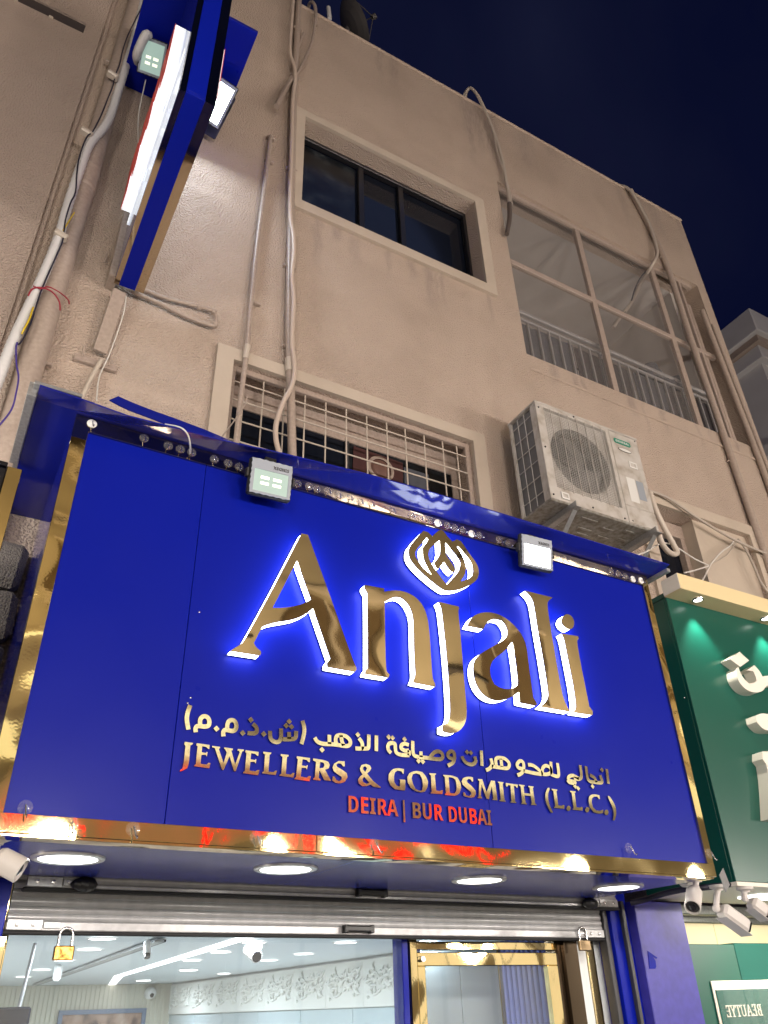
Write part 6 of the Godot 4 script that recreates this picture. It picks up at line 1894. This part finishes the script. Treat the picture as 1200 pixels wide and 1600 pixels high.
	run("cable", "bundle wire from the wall hole down to the wire knot", "cable", [Vector3(5.395, 4.99, 0.03), Vector3(5.269, 4.879, 0.06), Vector3(5.08, 4.756, 0.09), Vector3(4.865, 4.584, 0.12), Vector3(4.727, 4.453, 0.15), Vector3(4.425, 4.233, 0.3)], 0.006, M.cable_white, 4, 6)
	run("cable", "second bundle wire sagging from the wall hole to the knot", "cable", [Vector3(5.425, 4.985, 0.03), Vector3(5.284, 4.859, 0.06), Vector3(5.093, 4.712, 0.09), Vector3(4.845, 4.567, 0.12), Vector3(4.611, 4.364, 0.2)], 0.005, M.cable_grey, 4, 6)
	run("cable", "grey cable pair dropping from the wall hole to the right border", "cable", [Vector3(5.439, 5.001, 0.03), Vector3(5.469, 4.899, 0.05), Vector3(5.491, 4.736, 0.06), Vector3(5.52, 4.583, 0.06), Vector3(5.574, 4.486, 0.07), Vector3(5.612, 4.38, 0.07)], 0.011, M.cable_grey, 4, 8)
	run("cable", "thick insulated hose bowing out under the air conditioner", "hose", [Vector3(4.057, 4.856, 0.35), Vector3(4.068, 4.721, 0.35), Vector3(4.138, 4.589, 0.33), Vector3(4.23, 4.496, 0.3), Vector3(4.275, 4.45, 0.28), Vector3(4.201, 4.405, 0.3), Vector3(4.091, 4.388, 0.34), Vector3(4.005, 4.407, 0.38), Vector3(3.973, 4.449, 0.4)], 0.02, M.hose, 5, 10)

# ---------------------------------------------------------------- outdoor unit
func air_conditioner() -> void:
	var o := Vector3(3.47, 4.44, 0.28)
	var t := thing("air_conditioner", "weathered white air conditioner unit on brackets above the canopy", "air conditioner", o)
	var x0 := 2.995
	var x1 := 3.945
	var y0 := 4.44
	var y1 := 5.25
	var z0 := 0.13
	var z1 := 0.43
	var gx0 := 3.062
	var gx1 := 3.632
	var gy0 := 4.552
	var gy1 := 5.215
	# casing: front with fan opening, top, right side, corner post
	var st := ST()
	wall(st, [x0, y0 + 0.01, 3.662, y1 - 0.01], [[gx0, gy0, gx1, gy1]], z1 - 0.02, z1)
	part("front_panel", st, M.ac_paint, t)
	box("service_panel", Vector3(3.665, y0 + 0.155, z1 - 0.02), Vector3(x1, y1 - 0.01, z1 + 0.002), M.ac_paint, t, 0.006)
	box("service_panel", Vector3(3.665, y0 + 0.01, z1 - 0.02), Vector3(x1, y0 + 0.152, z1 + 0.004), M.ac_paint, t, 0.006)
	box("right_side", Vector3(x1 - 0.015, y0 + 0.01, z0), Vector3(x1, y1 - 0.01, z1 - 0.0205), M.ac_paint, t, 0.002)
	box("top_cover", Vector3(x0 - 0.006, y1 - 0.0095, z0 - 0.006), Vector3(x1 + 0.006, y1 + 0.006, z1 + 0.006), M.ac_paint, t, 0.004)
	box("corner_post", Vector3(x0, y0 + 0.01, z1 - 0.065), Vector3(x0 + 0.02, y1 - 0.01, z1 - 0.0205), M.ac_paint, t, 0.004)
	box("corner_post", Vector3(x0 - 0.002, y0 + 0.01, z0), Vector3(x0 + 0.02, y1 - 0.01, z0 + 0.025), M.ac_paint, t, 0.004)
	box("coil", Vector3(x0 + 0.021, y0 + 0.012, z0 + 0.006), Vector3(x0 + 0.04, y1 - 0.012, z1 - 0.066), M.ac_coil, t, 0.0)
	box("back_coil", Vector3(x0 + 0.041, y0 + 0.012, z0 + 0.002), Vector3(x1 - 0.02, y1 - 0.012, z0 + 0.02), M.ac_coil, t, 0.0)
	for k in 2:
		st = ST()
		var z := lerpf(z0 + 0.025, z1 - 0.065, (k + 1) / 3.0)
		tube(st, [Vector3(x0 + 0.004, y0 + 0.02, z), Vector3(x0 + 0.004, y1 - 0.02, z)], 0.003, 6)
		part("side_guard_wire", st, M.ac_wire, t)
	for k in 6:
		st = ST()
		var y := lerpf(y0 + 0.1, y1 - 0.08, k / 5.0)
		tube(st, [Vector3(x0 + 0.009, y, z0 + 0.02), Vector3(x0 + 0.009, y, z1 - 0.06)], 0.003, 6)
		part("side_guard_wire", st, M.ac_wire, t)
	# fan shroud and fan
	var c := Vector2(3.352, 4.868)
	var ring := PackedVector2Array()
	for k in 40:
		ring.append(c + Vector2(cos(TAU * k / 40), sin(TAU * k / 40)) * 0.262)
	st = ST()
	prism(st, v2([gx0 - 0.01, gy0 - 0.01, gx1 + 0.01, gy0 - 0.01, gx1 + 0.01, gy1 + 0.01, gx0 - 0.01, gy1 + 0.01]), [ring], z1 - 0.03, z1 - 0.022)
	part("shroud", st, M.ac_paint, t)
	st = ST()
	lathe(st, Vector3(c.x, c.y, z1 - 0.03), Vector3.FORWARD, [[0.262, 0.0], [0.25, 0.03], [0.25, 0.11]], 40)
	part("shroud_throat", st, M.ac_pan, t)
	st = ST()
	bb(st, Vector3(x0 + 0.05, y0 + 0.02, z0 + 0.05), Vector3(3.66, y1 - 0.02, z0 + 0.06))
	part("inner_back", st, M.ac_coil, t)
	st = ST()
	lathe(st, Vector3(c.x, c.y, z1 - 0.12), Vector3.BACK, [[0.07, -0.04], [0.075, 0.03], [0.06, 0.05], [0.0, 0.055]], 20)
	var hub := part("fan", st, M.fan_blade, t)
	for k in 3:
		st = ST()
		st.set_smooth_group(0)
		var prev := []
		for q in 10:
			var u := q / 9.0
			var a := TAU * k / 3.0 + u * 1.45 + 0.4
			var row := []
			for v in 4:
				var rr: float = lerpf(0.07, 0.245 - 0.05 * absf(u - 0.45), v / 3.0)
				var aa: float = a + 0.35 * v / 3.0
				row.append(Vector3(c.x + rr * cos(aa), c.y + rr * sin(aa), z1 - 0.145 + 0.075 * u))
			if prev:
				for v in 3:
					quad(st, prev[v], prev[v + 1], row[v + 1], row[v])
			prev = row
		part("blade", st, M.fan_blade, hub, true)
	# wire guard
	st = ST()
	for k in 46:
		var y := lerpf(gy0, gy1, (k + 0.5) / 46.0)
		bb(st, Vector3(gx0, y - 0.0009, z1 - 0.006), Vector3(gx1, y + 0.0009, z1 - 0.003))
	var gw := part("guard_mesh", st, M.ac_wire, t)
	gw.set_meta("kind", "stuff")
	st = ST()
	for k in 30:
		var x := lerpf(gx0, gx1, (k + 0.5) / 30.0)
		bb(st, Vector3(x - 0.0007, gy0, z1 - 0.0029), Vector3(x + 0.0007, gy1, z1 - 0.001))
	gw = part("guard_mesh", st, M.ac_wire, t)
	gw.set_meta("kind", "stuff")
	for k in 7:
		var x := lerpf(gx0 + 0.06, gx1 - 0.04, k / 6.0)
		st = ST()
		tube(st, [Vector3(x, gy0 - 0.01, z1 + 0.002), Vector3(x, gy1 + 0.01, z1 + 0.002)], 0.0032, 6)
		part("guard_bar", st, M.ac_paint, t)
	# handles, badge and stickers
	for q in [[3.085, 4.468, 3.15, 4.52], [3.80, 4.945, 3.875, 5.0]]:
		st = ST()
		wall(st, q, [[q[0] + 0.012, q[1] + 0.012, q[2] - 0.012, q[3] - 0.012]], z1 + 0.002, z1 + 0.007)
		var h := part("hand_grip", st, M.sticker_white, t)
		st = ST()
		bb(st, Vector3(q[0] + 0.012, q[1] + 0.012, z1 + 0.0021), Vector3(q[2] - 0.012, q[3] - 0.012, z1 + 0.0035))
		part("grip_recess", st, M.ac_paint, h, true)
	st = ST()
	prism(st, v2([3.70, 5.148, 3.71, 5.138, 3.85, 5.138, 3.86, 5.148, 3.86, 5.17, 3.85, 5.18, 3.71, 5.18, 3.70, 5.17]), [], z1 + 0.002, z1 + 0.0045)
	var bd := part("badge", st, M.badge_green, t)
	var font := SystemFont.new()
	font.font_names = PackedStringArray(["Droid Sans"])
	font.font_weight = 700
	letters_on(bd, "GENERAL", font, 3.712, 3.848, 5.149, 0.019, z1 + 0.0055, M.sticker_white)
	st = ST()
	var el := PackedVector2Array()
	for k in 24:
		el.append(Vector2(3.79 + 0.065 * cos(TAU * k / 24), 5.092 + 0.016 * sin(TAU * k / 24)))
	prism(st, el, [], z1 + 0.002, z1 + 0.004)
	var ob := part("oval_badge", st, M.ac_dark, t)
	st = ST()
	el = PackedVector2Array()
	for k in 24:
		el.append(Vector2(3.79 + 0.06 * cos(TAU * k / 24), 5.092 + 0.013 * sin(TAU * k / 24)))
	prism(st, el, [], z1 + 0.0041, z1 + 0.005)
	part("oval_face", st, M.sticker_white, ob, true)
	box("sticker", Vector3(3.735, 4.64, z1 + 0.0025), Vector3(3.815, 4.845, z1 + 0.0035), M.sticker_white, t, 0.0)
	box("sticker", Vector3(3.825, 4.68, z1 + 0.0025), Vector3(3.895, 4.84, z1 + 0.0035), M.sticker_grey, t, 0.0)
	for q in [Vector3(3.02, 5.2, z1), Vector3(3.02, 4.86, z1), Vector3(3.02, 4.48, z1), Vector3(3.34, 5.235, z1), Vector3(3.35, 4.475, z1), Vector3(3.63, 4.47, z1), Vector3(3.7, 4.47, z1), Vector3(3.92, 5.22, z1)]:
		st = ST()
		lathe(st, q, Vector3.BACK, [[0.007, 0.0], [0.006, 0.005], [0.0, 0.006]], 8)
		part("screw", st, M.ac_dark, t)
	# base pan with pressed ribs, feet
	st = ST()
	bb(st, Vector3(x0 - 0.004, y0 - 0.012, z0 - 0.004), Vector3(x1 + 0.004, y0 + 0.0095, z1 + 0.004), 0.004)
	part("base_pan", st, M.ac_pan, t)
	for q in [[3.08, 0.2, 0.16, 0.03], [3.12, 0.3, 0.1, 0.025], [3.3, 0.36, 0.14, 0.02], [3.36, 0.25, 0.12, 0.024], [3.4, 0.19, 0.1, 0.024], [3.52, 0.32, 0.09, 0.02], [3.56, 0.22, 0.1, 0.03], [3.68, 0.36, 0.08, 0.03], [3.72, 0.26, 0.09, 0.022], [3.8, 0.18, 0.08, 0.03]]:
		st = ST()
		bx(st, Vector3(q[0] + q[2] * 0.5, y0 - 0.0145, q[1]), Vector3(q[2], 0.006, q[3]), 0.0025)
		part("pressed_rib", st, M.ac_pan, t)
	# brackets
	for x in [3.13, 3.83]:
		st = ST()
		bb(st, Vector3(x, y0 - 0.055, 0.004), Vector3(x + 0.045, y0 - 0.05, 0.5), 0.001)
		bb(st, Vector3(x, y0 - 0.0495, 0.004), Vector3(x + 0.005, y0 - 0.0125, 0.5), 0.001)
		var br := part("bracket_arm", st, M.galvanised, t)
		st = ST()
		bar(st, Vector3(x + 0.02, y0 - 0.06, 0.46), Vector3(x + 0.02, y0 - 0.42, 0.02), 0.035, 0.004, Vector3.UP)
		part("brace", st, M.galvanised, br, true)

func letters_on(p: Node3D, text: String, font: Font, x0: float, x1: float, y0: float, cap: float, z: float, m: Material) -> void:
	# for lettering on a part (the part's axes are the world's)
	letters(text, font, x0, x1, y0, cap, z, 0.001, m, p)

# ---------------------------------------------------------------- outdoor cameras
func bullet_camera(label: String, mount: Vector3, joint: Vector3, a: Vector3, b: Vector3, r: float, boxy: bool) -> void:
	var t := thing("security_camera", label, "camera", mount)
	var st := ST()
	lathe(st, mount, Vector3.DOWN, [[0.042, 0.0], [0.04, 0.012], [0.022, 0.02], [0.02, 0.026]], 18)
	part("mount", st, M.off_white_plastic, t)
	st = ST()
	tube(st, catmull([mount + Vector3(0, -0.015, 0), mount.lerp(joint, 0.5), joint], 4), 0.014, 10)
	lathe(st, joint, (a - joint).normalized(), [[0.0, -0.018], [0.014, -0.012], [0.018, 0.0], [0.014, 0.012], [0.0, 0.018]], 12)
	part("arm", st, M.off_white_plastic, t)
	var d := (b - a).normalized()
	if boxy:
		st = ST()
		var x := d.cross(Vector3.UP).normalized()
		bx(st, (a + b) * 0.5, Vector3(r * 2.0, a.distance_to(b), r * 1.75), r * 0.35, Basis(x, d, x.cross(d)))
		part("body", st, M.off_white_plastic, t)
		st = ST()
		bx(st, (a + b) * 0.5 + d * 0.012 - x.cross(d) * r * 0.98, Vector3(r * 2.2, a.distance_to(b) * 1.02, r * 0.12), r * 0.05, Basis(x, d, x.cross(d)))
		part("sun_shield", st, M.off_white_plastic, t)
		st = ST()
		bx(st, b + d * 0.003, Vector3(r * 1.6, 0.01, r * 1.4), 0.004, Basis(x, d, x.cross(d)))
		part("front_glass", st, M.lens, t)
		st = ST()
		bx(st, a.lerp(b, 0.45) + x.cross(d) * (r * 0.875 + 0.001) , Vector3(r * 0.7, 0.004, 0.002), 0.0, Basis(x, d, x.cross(d)))
		part("seam", st, M.dark_frame, t)
	else:
		st = ST()
		lathe(st, a, d, [[0.0, 0.0], [r * 0.8, 0.002], [r * 0.98, 0.014], [r, a.distance_to(b)], [r * 0.88, a.distance_to(b) + 0.002], [r * 0.86, a.distance_to(b) - 0.012]], 24)
		part("body", st, M.off_white_plastic, t)
		st = ST()
		lathe(st, b - d * 0.012, d, [[r * 0.86, 0.0], [r * 0.5, 0.004], [r * 0.46, 0.009]], 24)
		part("led_ring", st, M.dark_frame, t)
		st = ST()
		lathe(st, b - d * 0.008, d, [[r * 0.46, 0.006], [r * 0.3, 0.008], [0.0, 0.011]], 20)
		part("lens", st, M.lens, t)

func cameras() -> void:
	bullet_camera("round white bullet camera under the right corner of the gold frame", Vector3(3.235, 2.232, 0.7), Vector3(3.214, 2.183, 0.7), Vector3(3.213, 2.173, 0.69), Vector3(3.119, 2.094, 0.74), 0.036, false)
	bullet_camera("boxy white camera pointing down right, middle of the three", Vector3(3.464, 2.212, 0.62), Vector3(3.416, 2.108, 0.62), Vector3(3.447, 2.108, 0.62), Vector3(3.572, 2.03, 0.64), 0.036, true)
	bullet_camera("white camera with black hood, rightmost of the three", Vector3(3.682, 2.213, 0.6), Vector3(3.665, 2.161, 0.6), Vector3(3.699, 2.15, 0.6), Vector3(3.764, 2.096, 0.62), 0.036, true)
	bullet_camera("white bullet camera at the left border under the gold frame", Vector3(0.213, 2.212, 0.78), Vector3(0.211, 2.168, 0.78), Vector3(0.222, 2.153, 0.77), Vector3(0.294, 2.119, 0.79), 0.036, false)
	# junction box behind the first camera and a black cable along the soffit edge
	var t := thing("junction_box", "white junction box beside the round camera", "box", Vector3(3.265, 2.224, 0.62))
	var st := ST()
	bx(st, Vector3(3.264, 2.221, 0.62), Vector3(0.09, 0.05, 0.05), 0.012)
	part("box", st, M.off_white_plastic, t)
	run("cable", "black cable bundle slung from shutter to the green shop's soffit", "cable", [Vector3(3.349, 2.18, 0.14), Vector3(3.407, 2.193, 0.2), Vector3(3.423, 2.207, 0.3), Vector3(3.457, 2.217, 0.4), Vector3(3.46, 2.212, 0.5), Vector3(3.567, 2.221, 0.55), Vector3(3.677, 2.236, 0.6)], 0.014, M.cable_black, 4, 8)

# ---------------------------------------------------------------- roof
func roof_things() -> void:
	var c := Vector3(2.204, 11.479, -0.6)
	var t := thing("satellite_dish", "dim mesh satellite dish on the roof behind the parapet", "satellite dish", c + Vector3(-0.1, -1.2, -0.2))
	var n := Vector3(0.55, 0.45, 0.35).normalized()
	var st := ST()
	lathe(st, c - n * 0.12, n, [[0.02, 0.0], [0.1, 0.009], [0.18, 0.03], [0.25, 0.07], [0.29, 0.1], [0.297, 0.1], [0.25, 0.064], [0.18, 0.025], [0.1, 0.003], [0.02, -0.006]], 36)
	part("dish", st, M.dish_mesh, t)
	st = ST()
	tube(st, [c - n * 0.12, c + Vector3(-0.1, -0.7, -0.2), c + Vector3(-0.1, -2.4, -0.2)], 0.03, 8)
	part("mast", st, M.dish_mesh, t)
	st = ST()
	for k in 3:
		var a := TAU * k / 3
		var u := n.cross(Vector3.UP).normalized()
		var w := n.cross(u)
		tube(st, [c + (u * cos(a) + w * sin(a)) * 0.27 + n * 0.0, c + n * 0.25], 0.006, 5)
	lathe(st, c + n * 0.23, n, [[0.03, 0.0], [0.035, 0.05], [0.0, 0.07]], 10)
	part("feed_arm", st, M.dish_mesh, t)
	var p := thing("vent_stub", "short pale pipe stub standing on the roof edge", "pipe", Vector3(1.635, 10.109, -0.1))
	st = ST()
	tube(st, [Vector3(1.636, 10.084, -0.1), Vector3(1.619, 10.299, -0.1)], 0.022, 8)
	part("stub", st, M.conduit_white, p)
